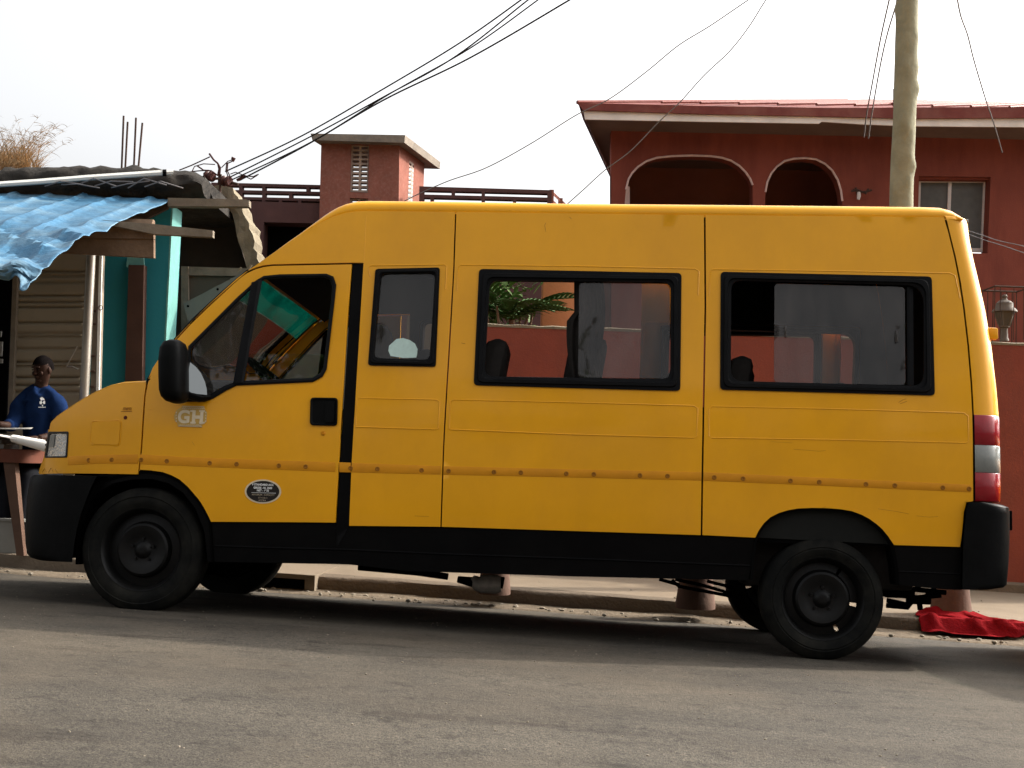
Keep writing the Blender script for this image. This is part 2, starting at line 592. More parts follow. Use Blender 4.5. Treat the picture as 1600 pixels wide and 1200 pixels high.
def zroad(a, b):
    s = a if abs(a) < 20 else math.copysign(20 + 15 * math.tanh((abs(a) - 20) / 15), a)
    z = -math.tan(R(1.6)) * s
    if b >= -1:
        z += -0.05 * min(b, 6)
    else:
        t = min(2.0, -1 - b)
        z += 0.05 + 0.05 * t - 0.0125 * t * t
    return z


def hit(u, v, f):
    """pixel ray against the height field z = f(a, b)"""
    r = ray(u, v)
    t = 2.0
    lo = None
    while t < 60:
        p = CAM + r * t
        a, b = ab(p.x, p.y)
        if p.z < f(a, b):
            lo = t
            break
        t += 0.05
    if lo is None:
        return None
    t0, t1 = lo - 0.05, lo
    for _ in range(30):
        tm = (t0 + t1) / 2
        p = CAM + r * tm
        if p.z < f(*ab(p.x, p.y)):
            t1 = tm
        else:
            t0 = tm
    return CAM + r * t1


KB = ab(*hit(900, 956, zroad)[:2])[1]          # kerb face, distance b from the van's near side
KH = 0.13


def zpave(a, b):
    return zroad(a, KB) + KH + 0.012 * (b - KB)
print('HC', HC, 'KB', KB, [round(ab(*hit(u, v, zroad)[:2])[1], 2) for u, v in ((20, 893), (540, 932), (1150, 974), (1450, 995))])
# ------------------------------------------------------------------ the minibus
_x, _y = xy(0, 0)
MV = (Matrix.Translation((_x, _y, 0)) @ Matrix.Rotation(-PSI, 4, 'Z') @ Matrix.Rotation(R(-2.5), 4, 'X')
      @ Matrix.Rotation(R(-0.45), 4, 'Y') @ Matrix.Translation((0, 1.0, 0)))
MVI = MV.inverted()
CAMV = MVI @ CAM
van = bpy.data.objects.new('minibus', None)
van.matrix_world = MV
COL.objects.link(van)
van['_local'] = 1
tag(van, 'yellow high-roof minibus with black bumpers and sills parked along the kerb', 'minibus')

XT = (300 - 800) / 287.0         # where the cab starts to narrow towards the nose


def side(x, z):
    w = 1.0
    if z > 1.12:
        w -= (z - 1.12) * 0.088 * min(1.0, 0.55 + (z - 1.12))
    elif z < 0.62:
        w -= (0.62 - z) * 0.05
    y = -w
    if x < XT:
        d = min(1.2, (XT - x) / 1.05)
        y += 0.40 * d ** 3.4
    return y


def V(u, v, off=0.0):
    d = (MVI.to_3x3() @ ray(u, v))
    g = lambda t: (CAMV + d * t).y - side((CAMV + d * t).x, (CAMV + d * t).z) - off
    t0, t1 = (-1.3 - CAMV.y) / d.y, None
    t = t0
    for _ in range(60):
        t += 0.03 / d.y
        if g(t) > 0:
            t1 = t
            break
    t0 = t1 - 0.03 / d.y
    for _ in range(26):
        tm = (t0 + t1) / 2
        if g(tm) > 0:
            t1 = tm
        else:
            t0 = tm
    return CAMV + d * t1


def U(u, v, y):
    """point in the van's frame on the plane at lateral y"""
    d = MVI.to_3x3() @ ray(u, v)
    return CAMV + d * ((y - CAMV.y) / d.y)


def projv(p):
    return proj(MV @ Vector(p))


def V2(pts):
    return [(V(u, v).x, V(u, v).z) for u, v in pts]


def panel_bm(outline, holes=(), off=0.0, step=0.075, rim=0.022, flip=False, local=False, bm=None):
    bm = bm or bmesh.new()
    L = [densify(l if local else V2(l), step * 0.8) for l in (outline, *holes)]
    P2, F3 = cdt(L, step)
    vs = [bm.verts.new((p.x, side(p.x, p.y) + off, p.y)) for p in P2]
    cnt = {}
    for f in F3:
        nf = bm.faces.new([vs[i] for i in f])
        nf.smooth = True
        for i in range(len(f)):
            cnt.setdefault(tuple(sorted((f[i], f[(i + 1) % len(f)]))), []).append(1)
    if rim:
        back = {}
        for (a, b), l in cnt.items():
            if len(l) == 1:
                for i in (a, b):
                    if i not in back:
                        back[i] = bm.verts.new(vs[i].co + Vector((0, rim, 0)))
                bm.faces.new((vs[a], vs[b], back[b], back[a]))
    return bm


def pobj(name, bm, m, parent=None, sharp=35):
    return obj(name, bm, m, parent or van, True, sharp)


def mirror(o, name=None, parent=None, m=None, dx=0.0, dy=0.0):
    """the same part on the far side"""
    me = o.data.copy()
    for v in me.vertices:
        v.co.y = -v.co.y + dy
        v.co.x += dx
    me.flip_normals()
    c = bpy.data.objects.new(name or o.name.split('.')[0], me)
    COL.objects.link(c)
    c.parent = parent or van
    if m:
        me.materials.clear()
        me.materials.append(m)
    return c


def line_px(pts, off=-0.001):
    return [V(u, v, off) for u, v in pts]


def pressing(bm, pts, r=0.006, off=0.001):
    """pressed crease in the sheet metal: a half sunk bead"""
    add_tube(bm, line_px(pts, off), r, 6)


def ring_bm(outer, inner, prof, bm=None):
    """outer, inner: pixel loops with equal point counts; prof: (t, off) with off > 0 towards the camera"""
    bm = bm or bmesh.new()
    n = len(outer)
    rows = []
    for t, off in prof:
        rows.append([V(outer[i][0] * (1 - t) + inner[i][0] * t, outer[i][1] * (1 - t) + inner[i][1] * t, -off) for i in range(n)])
    add_grid(bm, [r_ + [r_[0]] for r_ in rows])
    clean(bm)
    return bm


FRAMEPROF = [(0, -0.012), (0, 0.007), (0.30, 0.008), (0.38, 0.020), (0.66, 0.021), (0.76, 0.007), (0.98, 0.004), (1, -0.03)]

# outlines in photo pixels ------------------------------------------------
SEAM1 = [(711, 331), (708, 420), (700, 560), (692, 700), (688, 823)]
SEAM2 = [(1101, 336), (1102, 480), (1099, 640), (1097, 760), (1096, 836)]
SEAM3 = [(1476, 339), (1483, 363), (1492, 400), (1499, 435), (1506, 480), (1513, 540), (1518, 600), (1520.5, 648), (1521.5, 715), (1522, 783)]
ARCH_R = [(1180, 840), (1186, 828), (1194, 817), (1204, 808), (1217, 801.5), (1232, 797), (1247, 794.5), (1270, 793.5), (1294, 794), (1313, 795.5), (1331, 798.5), (1346, 804), (1359, 811), (1370, 819), (1379, 827), (1388, 838), (1397, 851.5)]
ARCH_F = [(217, 734), (235, 734.8), (254, 737.5), (268, 742.5), (281, 749.5), (293, 760), (303, 771.5), (311, 781), (317.5, 791), (324, 803), (329, 815.5)]
WIN_A = [(588, 420), (685.5, 417.8), (688, 421), (681.6, 570), (678, 573.4), (577, 571.3), (574.4, 568), (585, 423)]
WIN_A_o = [(586.5, 420), (687.5, 417.8), (681, 573.2), (574.8, 571)]
WIN_A_i = [(595.5, 427), (680, 426), (671, 562), (583.5, 559)]
WIN_B_o = [(748.5, 420), (1065, 426.5), (1063, 611), (740, 602)]
WIN_B_i = [(766, 438.5), (1048, 441), (1047, 592), (757, 588)]
WIN_C_o = [(1126, 424.5), (1456, 432), (1461, 618), (1125, 609)]
WIN_C_i = [(1143, 438.5), (1443, 446), (1443, 603), (1142, 595)]
DOORWIN_o = [(291, 628), (294, 541), (328, 507), (372, 463), (400, 438), (412, 431), (437, 428.5), (510, 427.5), (521, 432), (525.5, 445), (523, 470), (510.5, 577), (504, 589), (489, 597), (370, 602.5), (354, 610), (333, 623), (320, 628)]
DOORWIN_i = [(297, 620), (299, 546), (331, 513), (375, 469), (403, 443), (414, 437), (438, 434.5), (507, 433.5), (515, 437), (518.5, 447), (517, 470), (505, 574), (500, 583), (488, 590), (370, 595.5), (351, 602), (330, 614), (318, 619)]


def inset_hole(loop, k):
    c = sum((Vector(p) for p in loop), Vector((0, 0))) / len(loop)
    out = []
    for p in loop:
        d = Vector(p) - c
        out.append(tuple(c + d * (1 - k / max(1, d.length))))
    return out


# front fender -----------------------------------------------------------
fender = panel_bm([(62, 741), (66, 728), (71, 714), (104, 713.5), (107, 675.5), (77, 675), (79, 661), (88, 652), (110, 636.5), (130, 623.5), (150, 612.5), (172, 603.5), (190, 599), (228.5, 597), (225, 620), (223.5, 642), (221, 680), (218.5, 714), (215.8, 737), (214.8, 741)],
                  holes=[], step=0.055)
pressing(fender, rounded([(142, 658), (190, 656.5), (187, 696.5), (141, 695)], 6) + [(144, 658)], 0.0042)
o_fender = pobj('fender', fender, M['yellow'])
flap = panel_bm(rounded([(143.3, 659), (188.6, 658), (185.8, 695.3), (142.3, 693.8)], 6), off=-0.003, step=0.05, rim=0.006)
pobj('fuel_flap', flap, M['yellow'])
b = bmesh.new()
p = V(196, 652.5)
add_lathe(b, [(0.0001, -0.008), (0.008, -0.008), (0.011, 0.0), (0.011, 0.005)], p, 'Y', 14)
pobj('fuel_lock', b, mat('dark_red_lock', (0.09, 0.02, 0.012), 0.4))
# front door -------------------------------------------------------------
door = panel_bm([(551, 412.5), (528.5, 560), (527.5, 700), (524, 816.5), (477, 816), (329.8, 815.2)] + ARCH_F[::-1][1:] + [(218, 736), (221, 714), (223.6, 680), (226, 642), (227.5, 620), (231.5, 597.5), (240, 577), (251, 560.5), (276.5, 530.5), (300, 505), (328.5, 477.5), (372.5, 437), (386, 427), (400, 420.5), (412, 417.3), (426, 415.5)]
                if False else
                [(549.5, 413), (543, 500), (537, 600), (531, 700), (524, 816.5), (477, 816), (329.8, 815.2)] + ARCH_F[::-1][1:] + [(218, 736), (221, 714), (223.6, 680), (226, 642), (227.5, 620), (231.5, 597.5), (240, 577), (251, 560.5), (276.5, 530.5), (300, 505), (328.5, 477.5), (372.5, 437), (386, 427), (400, 420.5), (412, 417.3), (426, 415.5)],
                holes=[inset_hole(DOORWIN_o, 3)], step=0.06)
pressing(door, [(231, 640), (280, 632), (340, 628)], 0.002)
o_door = pobj('cab_door', door, M['yellow'])
fr = ring_bm(DOORWIN_o, DOORWIN_i, [(0, -0.01), (0, 0.006), (0.45, 0.010), (0.9, 0.004), (1, -0.025)])
add_grid(fr, [line_px([(393, 441), (364, 599)], -0.012), line_px([(397, 440), (368, 599)], -0.018), line_px([(404, 438), (377, 598)], -0.018), line_px([(410, 437), (381, 597)], -0.006), line_px([(410, 437), (381, 597)], 0.02)])
o_dframe = pobj('door_window_frame', fr, M['rubber'], o_door)
o_qpane = pobj('quarter_pane', panel_bm(DOORWIN_i[:5] + [(396, 450), (367, 597)] + DOORWIN_i[15:], off=0.012, step=0.1, rim=0), M['glass_side'], o_door)
# the big pane, wound a hand's breadth down
o_dpane = pobj('door_pane', panel_bm([(378, 552), (420, 552), (507, 553)] + DOORWIN_i[11:14] + [(370, 595.5)], off=0.012, step=0.1, rim=0), M['glass'], o_door)
b = bmesh.new()
lp = rounded([(485, 621), (528, 621.5), (527, 665.5), (484, 664.5)], 6)
li = rounded([(489, 625), (524.5, 625.5), (523.5, 662), (488, 661)], 5)
ring_bm(lp, li, [(0, -0.004), (0, 0.008), (0.5, 0.010), (1, 0.004), (1, -0.022)], b)
panel_bm(li, off=-0.0025, step=0.05, rim=0.004, bm=b)
panel_bm(rounded([(509, 627), (523, 627), (522.3, 660.5), (508, 660)], 3), off=-0.010, step=0.05, rim=0.010, bm=b)
pobj('door_handle', b, M['black'], o_door)
b = bmesh.new()
add_lathe(b, [(0.0001, -0.007), (0.005, -0.007), (0.0055, -0.003), (0.009, -0.006), (0.0125, -0.003), (0.0125, 0.004)], V(505, 677), 'Y', 16)
pobj('door_lock', b, M['trim'], o_door)

# pillar strip -------------------------------------------------------------
strip = panel_bm([(551, 412.5), (567, 412), (560, 530), (553.5, 640), (548.5, 722), (545, 822), (524, 858), (525.5, 818), (532.5, 700), (538.5, 600), (544.5, 500)], off=0.010, step=0.07)
pobj('black_pillar_strip', strip, M['blackpaint'])
# body side, roofline over the door and the narrow panel -------------------
OUT1 = [(231, 594), (253, 559), (276, 528), (303, 498.5), (330, 473), (360, 446.5), (390, 421), (430, 393.5), (470, 366.5), (500, 348), (520, 338.5), (540, 332.5), (556, 330), (575, 329.5)]
P1 = OUT1 + SEAM1 + [(545.6, 821.5), (549.5, 722), (554.5, 640), (561, 530), (568, 410.5), (551, 410.3), (426, 412.8), (411, 414.6), (399, 418), (384.5, 424.5), (370.5, 435), (327, 475), (298.5, 503), (274.8, 528.3), (249.5, 558.5), (238.5, 575)]
body1 = panel_bm(P1, holes=[inset_hole(WIN_A, 2)], step=0.07)
pressing(body1, [(578, 432), (576, 418), (580, 415), (694, 413.5), (698, 416), (696, 452)], 0.004)
pressing(body1, [(556, 664), (558, 626), (561, 622), (682, 624.5), (687, 628), (685, 669), (683, 671), (556, 667)], 0.004)
pressing(body1, [(572, 336), (569, 408)], 0.0018)
o_body1 = pobj('side_panel', body1, M['yellow'])
body2 = panel_bm([(u + 2.2, v) for u, v in SEAM1] + [(u - 1.2, v) for u, v in SEAM2[::-1]], holes=[inset_hole(rounded(WIN_B_o, 5), 2)], step=0.075)
pressing(body2, [(714, 455), (716, 417), (720, 414), (900, 416), (1086, 420), (1092, 424), (1091, 461)], 0.004)
pressing(body2, [(702, 670), (704, 628), (708, 624.5), (900, 629), (1084, 634), (1090, 638), (1089, 681), (1085, 684), (900, 679), (704, 671)], 0.004)
o_body2 = pobj('side_panel', body2, M['yellow'])
body3 = panel_bm([(u + 1.6, v) for u, v in SEAM2] + ARCH_R + [(1450, 853.2), (1500, 854.5), (1503, 835), (1506, 800), (1510, 785), (1520.5, 783)] + [(u - 1.4, v) for u, v in SEAM3[::-1]], holes=[inset_hole(rounded(WIN_C_o, 5), 2)], step=0.075)
pressing(body3, [(1108, 462), (1110, 424), (1114, 421), (1300, 423.5), (1484, 427), (1492, 431), (1500, 466)], 0.004)
pressing(body3, [(1108, 682), (1108, 640), (1112, 635), (1300, 639), (1506, 645), (1512, 650), (1514, 688), (1510, 692), (1300, 687), (1112, 684)], 0.004)
o_body3 = pobj('side_panel', body3, M['yellow'])

# windows ------------------------------------------------------------------
def window(outer, inner, ro, ri, prof=FRAMEPROF):
    bm = ring_bm(rounded(outer, ro, 5, 6), rounded(inner, ri, 5, 6), prof)
    return pobj('side_window', bm, M['rubber'])


wA = window(WIN_A_o, WIN_A_i, 5, 11)
o = pobj('pane', panel_bm(rounded(WIN_A_i, 10), off=0.012, step=0.1, rim=0), M['glass_side'], wA)
wB = window(WIN_B_o, WIN_B_i, 7, 15)
pobj('pane', panel_bm(rounded([(905, 440), (1047, 442), (1047, 591), (903, 589)], 8), off=0.016, step=0.1, rim=0.005), M['glass_slide'], wB)
wC = window(WIN_C_o, WIN_C_i, [7, 7, 7, 7], [15, 30, 20, 18])
pc = panel_bm(rounded([(1211, 442), (1415, 447.5), (1416, 601), (1210, 597)], 7), off=0.018, step=0.1, rim=0.005)
for u, v in ((1227.5, 518), (1401, 526)):
    q = V(u, v, 0.006)
    add_box(pc, q - Vector((0.006, 0.012, 0.032)), q + Vector((0.006, 0.004, 0.032)), 0.002)
pobj('pane', pc, M['glass_slide'], wC)
b = bmesh.new()
add_grid(b, [line_px([(1417, 448), (1418, 602)], 0.016), line_px([(1421, 448), (1422, 602)], 0.010), line_px([(1427, 448), (1428, 602)], 0.016)])
pobj('sliding_track', b, M['rubber'], wC)
# dark curtain bunched behind the middle window
b = bmesh.new()
rows = []
for j in range(13):
    t = j / 12
    v = 430 + 172 * t
    row = []
    for i in range(25):
        q = i / 24
        uL, uR = 897 - 12 * math.sin(t * 3) * (t > 0.4), 941 + 5 * math.sin(t * 5)
        row.append(V(uL + (uR - uL) * q, v, 0.07 + 0.012 * math.sin(q * 26 + t * 2)))
    rows.append(row)
add_grid(b, rows)
pobj('curtain', b, M['seat'], sharp=80)
# stickers --------------------------------------------------------------
b = panel_bm([(610, 556), (606.5, 548), (607.5, 540), (614, 534), (619, 529.5), (629, 527.8), (640, 531), (648, 536.5), (652, 545), (651.5, 553), (650, 558.5), (630, 559)], off=0.008, step=0.05, rim=0.003)
o = pobj('window_sticker', b, M['cyan_sticker'], wA)
o['label'] = 'pale round sticker with a flat bottom'


def decal(bm2, u, v, off, sx=1.0, sz=1.0):
    """flat letters (x, y) laid on the body side at a pixel"""
    q = V(u, v, 0)
    for w in bm2.verts:
        x, z = q.x + w.co.x * sx, q.z + w.co.y * sz
        w.co = Vector((x, side(x, z) - off - w.co.z * 0.2, z))
    return bm2


# GH oval-ish emblem
bk = panel_bm([(272, 650), (276, 641), (283, 636), (286, 633.8), (319, 634.5), (321, 640), (324, 645), (322.5, 660), (317, 663), (315, 668), (278, 666.5), (277, 661), (273, 657)], off=-0.0022, step=0.05, rim=0.0015)
o_gh = pobj('emblem_sticker', bk, M['sticker_bg'])
o_gh['label'] = 'pale sticker reading GH'
b = text_bm('G', 0.098, 0.004, xs=0.98)
bb = bmesh.new()
join(bb, decal(b, 287.0, 660.3, 0.0045))
join(bb, decal(text_bm('H', 0.098, 0.005, xs=0.95), 308.5, 661.2, 0.0045))
for du in (301.5, 315.5):
    for dv in (642.2, 660.4):
        q = V(du, dv, -0.0048)
        add_box(bb, q - Vector((0.016, 0.0004, 0.005)), q + Vector((0.016, 0.0004, 0.005)))
for row, (v0, v1) in enumerate(((636.5, 639.2), (663.2, 666.0))):
    for k in range(11):
        u0 = (285 if row == 0 else 280) + k * 3.1
        add_tube(bb, line_px([(u0, v1), (u0 + 1.6, v0), (u0 + 3.1, v1)], -0.0045), 0.0016, 4)
    add_tube(bb, line_px([((285 if row == 0 else 279), v0 - 1.6 + row * 4.2), ((319 if row == 0 else 316), v0 - 1 + row * 4.6)], -0.0045), 0.0014, 4)
for k in range(4):
    for u0 in (275.5, 321.3):
        q = V(u0, 644.5 + k * 4.5, -0.0045)
        add_box(bb, q - Vector((0.003, 0.0004, 0.004)), q + Vector((0.003, 0.0004, 0.004)))
pobj('emblem_letters', bb, M['sticker_pale'], o_gh)
# oval licence roundel
def oval(c, rx, ry, n=40):
    return [(c[0] + rx * math.cos(2 * math.pi * k / n), c[1] + ry * math.sin(2 * math.pi * k / n)) for k in range(n)]


o_ov = pobj('oval_sticker', panel_bm(oval((411, 768), 28.5, 18.8), off=-0.002, step=0.06, rim=0.0015), M['sticker_pale'])
o_ov['label'] = 'black oval sticker with rows of white lettering'
pobj('oval_ground', panel_bm(oval((411, 768), 25.6, 16.6), off=-0.0035, step=0.06, rim=0.001), M['sticker_black'], o_ov)
b = bmesh.new()
for s, u, v, sz in (('V STANDARD ACC', 411, 758.8, 0.0155), ('GROSS -10- 3500', 411, 763.8, 0.0155), ('NET - 1935', 411, 768, 0.0155)):
    join(b, decal(text_bm(s, sz, 0.0004, xs=0.92), u, v, 0.005))
q0, q1 = V(393, 769.6, -0.005), V(431, 770.6, -0.005)
add_tube(b, [q0, q1], 0.0009, 4)
pobj('oval_lettering', b, M['white'], o_ov)
b = bmesh.new()
for s, u, v, sz in (('MAXIMUM - CAPACITY', 411.5, 774.4, 0.0135), ('GT 4-10-11', 411, 779, 0.0120), ('ACCRA', 410, 783.2, 0.0135)):
    join(b, decal(text_bm(s, sz, 0.0002, xs=0.92), u, v, 0.005))
pobj('oval_lettering', b, M['sticker_grey'], o_ov)
# worn script badge on the fender
b = bmesh.new()
join(b, decal(text_bm('tucato', 0.036, 0.0006, shear=0.3, xs=0.62), 198.5, 641.3, 0.004) if False else decal(text_bm('mero', 0.032, 0.0006, shear=0.3, xs=0.75), 198.5, 640.8, 0.004))
add_tube(b, line_px([(189, 642.8), (206, 642.6)], -0.003), 0.0016, 4)
pobj('fender_badge', b, M['rivet'])

# rub strip with rivets ---------------------------------------------------
STRIP_T = [(104, 713.2), (130, 711.5), (160, 710.5), (216, 709.5), (300, 714.5), (420, 718.5), (530, 722.3), (690, 728), (900, 733), (1100, 737.5), (1300, 747), (1515, 757)]
STRIP_B = [(104, 727.5), (130, 726), (160, 724.8), (216, 725.5), (300, 729), (420, 734), (530, 738), (690, 742), (900, 746.5), (1100, 751.5), (1300, 760), (1515, 769.5)]


def lerp_y(pl, u):
    for (a, b), (c, d) in zip(pl, pl[1:]):
        if a <= u <= c:
            return b + (d - b) * (u - a) / (c - a)
    return pl[0][1] if u < pl[0][0] else pl[-1][1]


RIV = [139, 175, 221, 261, 328, 370, 436, 478, 548, 590, 659, 701, 772, 814, 885, 928, 1000, 1043, 1116, 1161, 1235, 1280, 1353, 1398, 1473, 1514]
bt = bmesh.new()
for u0, u1 in ((106, 215), (219, 523.5), (530, 548), (550, 688.5), (693, 1096), (1100, 1516)):
    n = max(3, int((u1 - u0) / 12))
    us = [u0 + (u1 - u0) * k / n for k in range(n + 1)]
    add_grid(bt, [[V(u, lerp_y(STRIP_T, u) + (lerp_y(STRIP_B, u) - lerp_y(STRIP_T, u)) * t, -o_) for u in us]
                  for t, o_ in ((0, -0.002), (0.03, 0.001), (0.2, 0.003), (0.5, 0.0036), (0.8, 0.003), (0.97, 0.001), (1, -0.002))])
o_strip = pobj('rub_strip', bt, M['trim'])
for k, u in enumerate(RIV):
    v = lerp_y(STRIP_T, u) * 0.45 + lerp_y(STRIP_B, u) * 0.55
    b = bmesh.new()
    add_lathe(b, [(0.0001, -0.0040), (0.0055, -0.0040), (0.0075, -0.0062), (0.0115, -0.0060), (0.013, -0.0040), (0.013, -0.001)], V(u, v) , 'Y', 12)
    pobj('rivet', b, M['rivet'], o_strip)

# sills --------------------------------------------------------------------
sill = panel_bm([(330, 816.5), (477, 817.5), (523, 818), (546, 822.8), (688, 824.5), (900, 830.5), (1096, 837.3), (1179, 841.3), (1176, 875), (1170, 907), (900, 901), (655, 893), (640, 893), (545, 882), (334, 878)], off=0.012, step=0.09, rim=0.05)
pressing(sill, [(336, 853), (420, 856), (545, 859), (700, 866), (900, 873), (1172, 884)], 0.006, 0.012)
pressing(sill, [(523, 826), (523, 857)], 0.0025, 0.011)
o_sill = pobj('sill_panel', sill, M['blackpaint'])
rsill = panel_bm([(1398, 852.8), (1450, 854.5), (1499, 856), (1503, 852), (1503, 922), (1475, 921), (1404, 914), (1402, 880)], off=0.012, step=0.08, rim=0.05)
pressing(rsill, [(1404, 893), (1500, 897)], 0.005, 0.012)
o_rsill = pobj('sill_panel', rsill, M['blackpaint'])

# roof, bonnet, windscreen skins --------------------------------------------
def edge_normals(pts):
    out = []
    n = len(pts)
    for i in range(n):
        a, b = pts[max(0, i - 1)], pts[min(n - 1, i + 1)]
        t = Vector((b.x - a.x, 0, b.z - a.z)).normalized()
        nn = Vector((-t.z, 0, t.x))
        out.append(nn)
    return out


def skin_strip(edge_px, prof, scales=None, bm=None, pts=None):
    bm = bm or bmesh.new()
    pts = pts or [V(u, v) for u, v in edge_px]
    nn = edge_normals(pts)
    rows = []
    for i, (p, n) in enumerate(zip(pts, nn)):
        s_ = scales[i] if scales else 1.0
        near = [Vector((p.x + n.x * h * s_, p.y * (1 - s), p.z + n.z * h * s_)) for s, h in prof]
        far = [Vector((q.x, -q.y, q.z)) for q in near[::-1]]
        if abs(near[-1].y) < 1e-6:
            far = far[1:]
        rows.append(near + far)
    add_grid(bm, rows)
    return bm


ROOF_E = [(388, 423), (410, 407.5), (430, 394), (450, 380), (470, 367), (485, 357), (500, 348.5), (510, 343.3), (520, 339), (530, 335.6), (540, 333), (556, 330.6), (575, 330), (711, 331.4), (880, 334.4), (1100, 336.4), (1300, 338.5), (1440, 340), (1474, 340.3), (1490, 341), (1500, 341.8), (1508, 342.6)]
RSC = [0.12, 0.16, 0.2, 0.25, 0.3, 0.38, 0.5, 0.6, 0.72, 0.84, 0.93, 1.0, 1.0, 1, 1, 1, 1, 1, 0.95, 0.74, 0.45, 0.1]
RPROF = [(0.0, -0.012), (0.0, -0.006), (0.012, -0.006), (0.012, 0.004), (0.008, 0.012), (0.012, 0.030), (0.025, 0.050), (0.05, 0.068), (0.09, 0.080), (0.16, 0.092), (0.3, 0.105), (0.5, 0.118), (0.75, 0.125), (1.0, 0.128)]
o_roof = pobj('roof', skin_strip(ROOF_E, RPROF, RSC), M['yellow'], sharp=50)
BON_E = [(77.5, 675), (78, 667), (80, 660), (88, 651.5), (99, 643.5), (110, 636), (130, 623), (150, 612), (172, 603), (190, 598.7), (210, 597.5), (229, 596.6)]
o_bon = pobj('bonnet', skin_strip(BON_E, [(0, 0), (0.015, 0.006), (0.05, 0.013), (0.15, 0.02), (0.4, 0.03), (1, 0.036)]), M['yellow'])
WS_E = [(231, 594), (253, 559), (276, 528), (303, 498.5), (345, 459.7), (352, 453.6), (366, 441.5), (388, 423)]
WSP = [(0.05, 0.004), (0.15, 0.035), (0.3, 0.062), (0.6, 0.088), (1, 0.098)]
o_ws = pobj('windscreen', skin_strip(WS_E[:5], WSP), M['glass'])
wsn = [V(u, v) for u, v in WS_E]
_nn = edge_normals(wsn)
pobj('green_sun_band', skin_strip(None, WSP, pts=wsn[4:]), M['glass_green'], o_ws)
for sgn in (1, -1):
    rows = []
    for p, n in zip(wsn, _nn):
        rows.append([Vector((p.x + n.x * h, sgn * p.y * (1 - s), p.z + n.z * h)) for s, h in ((0, -0.002), (0.006, 0.012), (0.04, 0.020), (0.06, 0.004))])
    bs_ = bmesh.new()
    add_grid(bs_, rows)
    pobj('windscreen_seal', bs_, M['rubber'], o_ws)
# cowl under the windscreen
b = bmesh.new()
add_tube(b, [V(228, 596.5) + Vector((0.02, 0, 0.0)), V(228, 596.5) + Vector((-0.05, 0.6, 0.03)), Vector((V(228, 596).x - 0.07, 0, V(228, 596).z + 0.03)), Vector((V(228, 596).x - 0.05, 0.4, V(228, 596).z + 0.03))], 0.02, 6)
pobj('cowl', b, M['black'])
# nose below the bonnet
NOSE_E = [(62, 741), (64.5, 733), (66, 728), (71, 714)]
np_ = [V(u, v) for u, v in NOSE_E] + [V(77, 676), V(77.5, 671)]
o_nose = pobj('nose_panel', skin_strip(None, [(0, 0), (0.04, 0.02), (0.15, 0.05), (0.4, 0.075), (1, 0.09)], pts=np_), M['yellow'])
b = bmesh.new()
for k in range(4):
    z = np_[3].z + 0.02 + k * 0.028
    add_box(b, (np_[3].x - 0.118, -0.38, z), (np_[3].x - 0.09, 0.38, z + 0.014), 0.003)
pobj('grille', b, M['black'])
# headlights
def head(sgn):
    hl = panel_bm(rounded([(76.5, 677), (105.5, 676), (103, 713), (70.8, 713.8)], 3), off=0.006, step=0.04, rim=0.03)
    if sgn < 0:
        for v in hl.verts:
            v.co.y = -v.co.y
    return hl


o_hl = pobj('headlight', head(1), M['chrome'])
hb = ring_bm(rounded([(75, 674.5), (107.5, 674), (105, 715), (69, 715.5)], 3, 5, 3), rounded([(77.5, 678), (104.5, 677.5), (102, 712.5), (72, 713)], 3, 5, 3), [(0, -0.01), (0, 0.002), (0.5, 0.004), (1, 0.001), (1, -0.03)])
o_hbez = pobj('headlight_bezel', hb, M['rim'], o_hl)
b = panel_bm([(78, 680), (86, 679), (83, 699), (76, 700)], off=0.001, step=0.04, rim=0.004)
pobj('headlight_indicator', b, M['lens_clear'], o_hl)
o2 = mirror(o_hl, 'headlight')
mirror(o_hbez, 'headlight_bezel', o2)

# front bumper: rows over height, each a rounded plan curve solved so that its silhouette meets the photo
def plan_row(xs, xf, z, ys=-1.0, b_=1.0, n=3.0, m=22):
    row = []
    for k in range(m + 1):
        th = math.pi / 2 * k / m
        row.append(Vector((xs - (xs - xf) * math.sin(th) ** (2 / n), ys * 1.0 + b_ * (1 - math.cos(th) ** (2 / n)), z)))
    return row


def solve_front(xs, z, target, **kw):
    lo, hi = xs - 1.6, xs - 0.05
    for _ in range(40):
        mid = (lo + hi) / 2
        mu = min(projv(p)[0] for p in plan_row(xs, mid, z, **kw))
        if mu < target:
            lo = mid
        else:
            hi = mid
    return mid


BROWS = [(744, 52, 152), (748, 48, 149), (760, 45.5, 143), (780, 42, 135), (805, 40, 126), (830, 39.3, 119.5), (850, 39.5, 116), (862, 42, 114), (869, 48, 113), (873, 60, 113)]
rows = []
for v, uf, ur in BROWS:
    p = U(ur, v + ((ur - uf) * 0.10 if v > 860 else 0), -1.0)
    xs_ = p.x
    xf = solve_front(xs_, p.z, uf)
    half = plan_row(xs_, xf, p.z)
    rows.append(half + [Vector((q.x, -q.y, q.z)) for q in half[::-1][1:]])
top = [Vector((q.x + 0.10, q.y * 0.90, q.z + 0.004)) for q in rows[0]]
bot = [Vector((q.x + 0.10, q.y * 0.90, q.z - 0.005)) for q in rows[-1]]
b = bmesh.new()
add_grid(b, [top] + rows + [bot])
pobj('bumper', b, M['black'], sharp=50)

# rear corner, tail lamps and rear doors: one curved skin cut by height
RROWS = [(338, 1476, 1509.5), (345, 1478.5, 1512), (370, 1484.5, 1515), (400, 1492, 1521), (440, 1500, 1530.5), (480, 1506, 1539.5), (540, 1513, 1549.5), (600, 1518, 1556.5), (648, 1520.5, 1560.8), (695, 1521.3, 1562), (738, 1521.8, 1562.8), (783, 1522, 1562.5)]


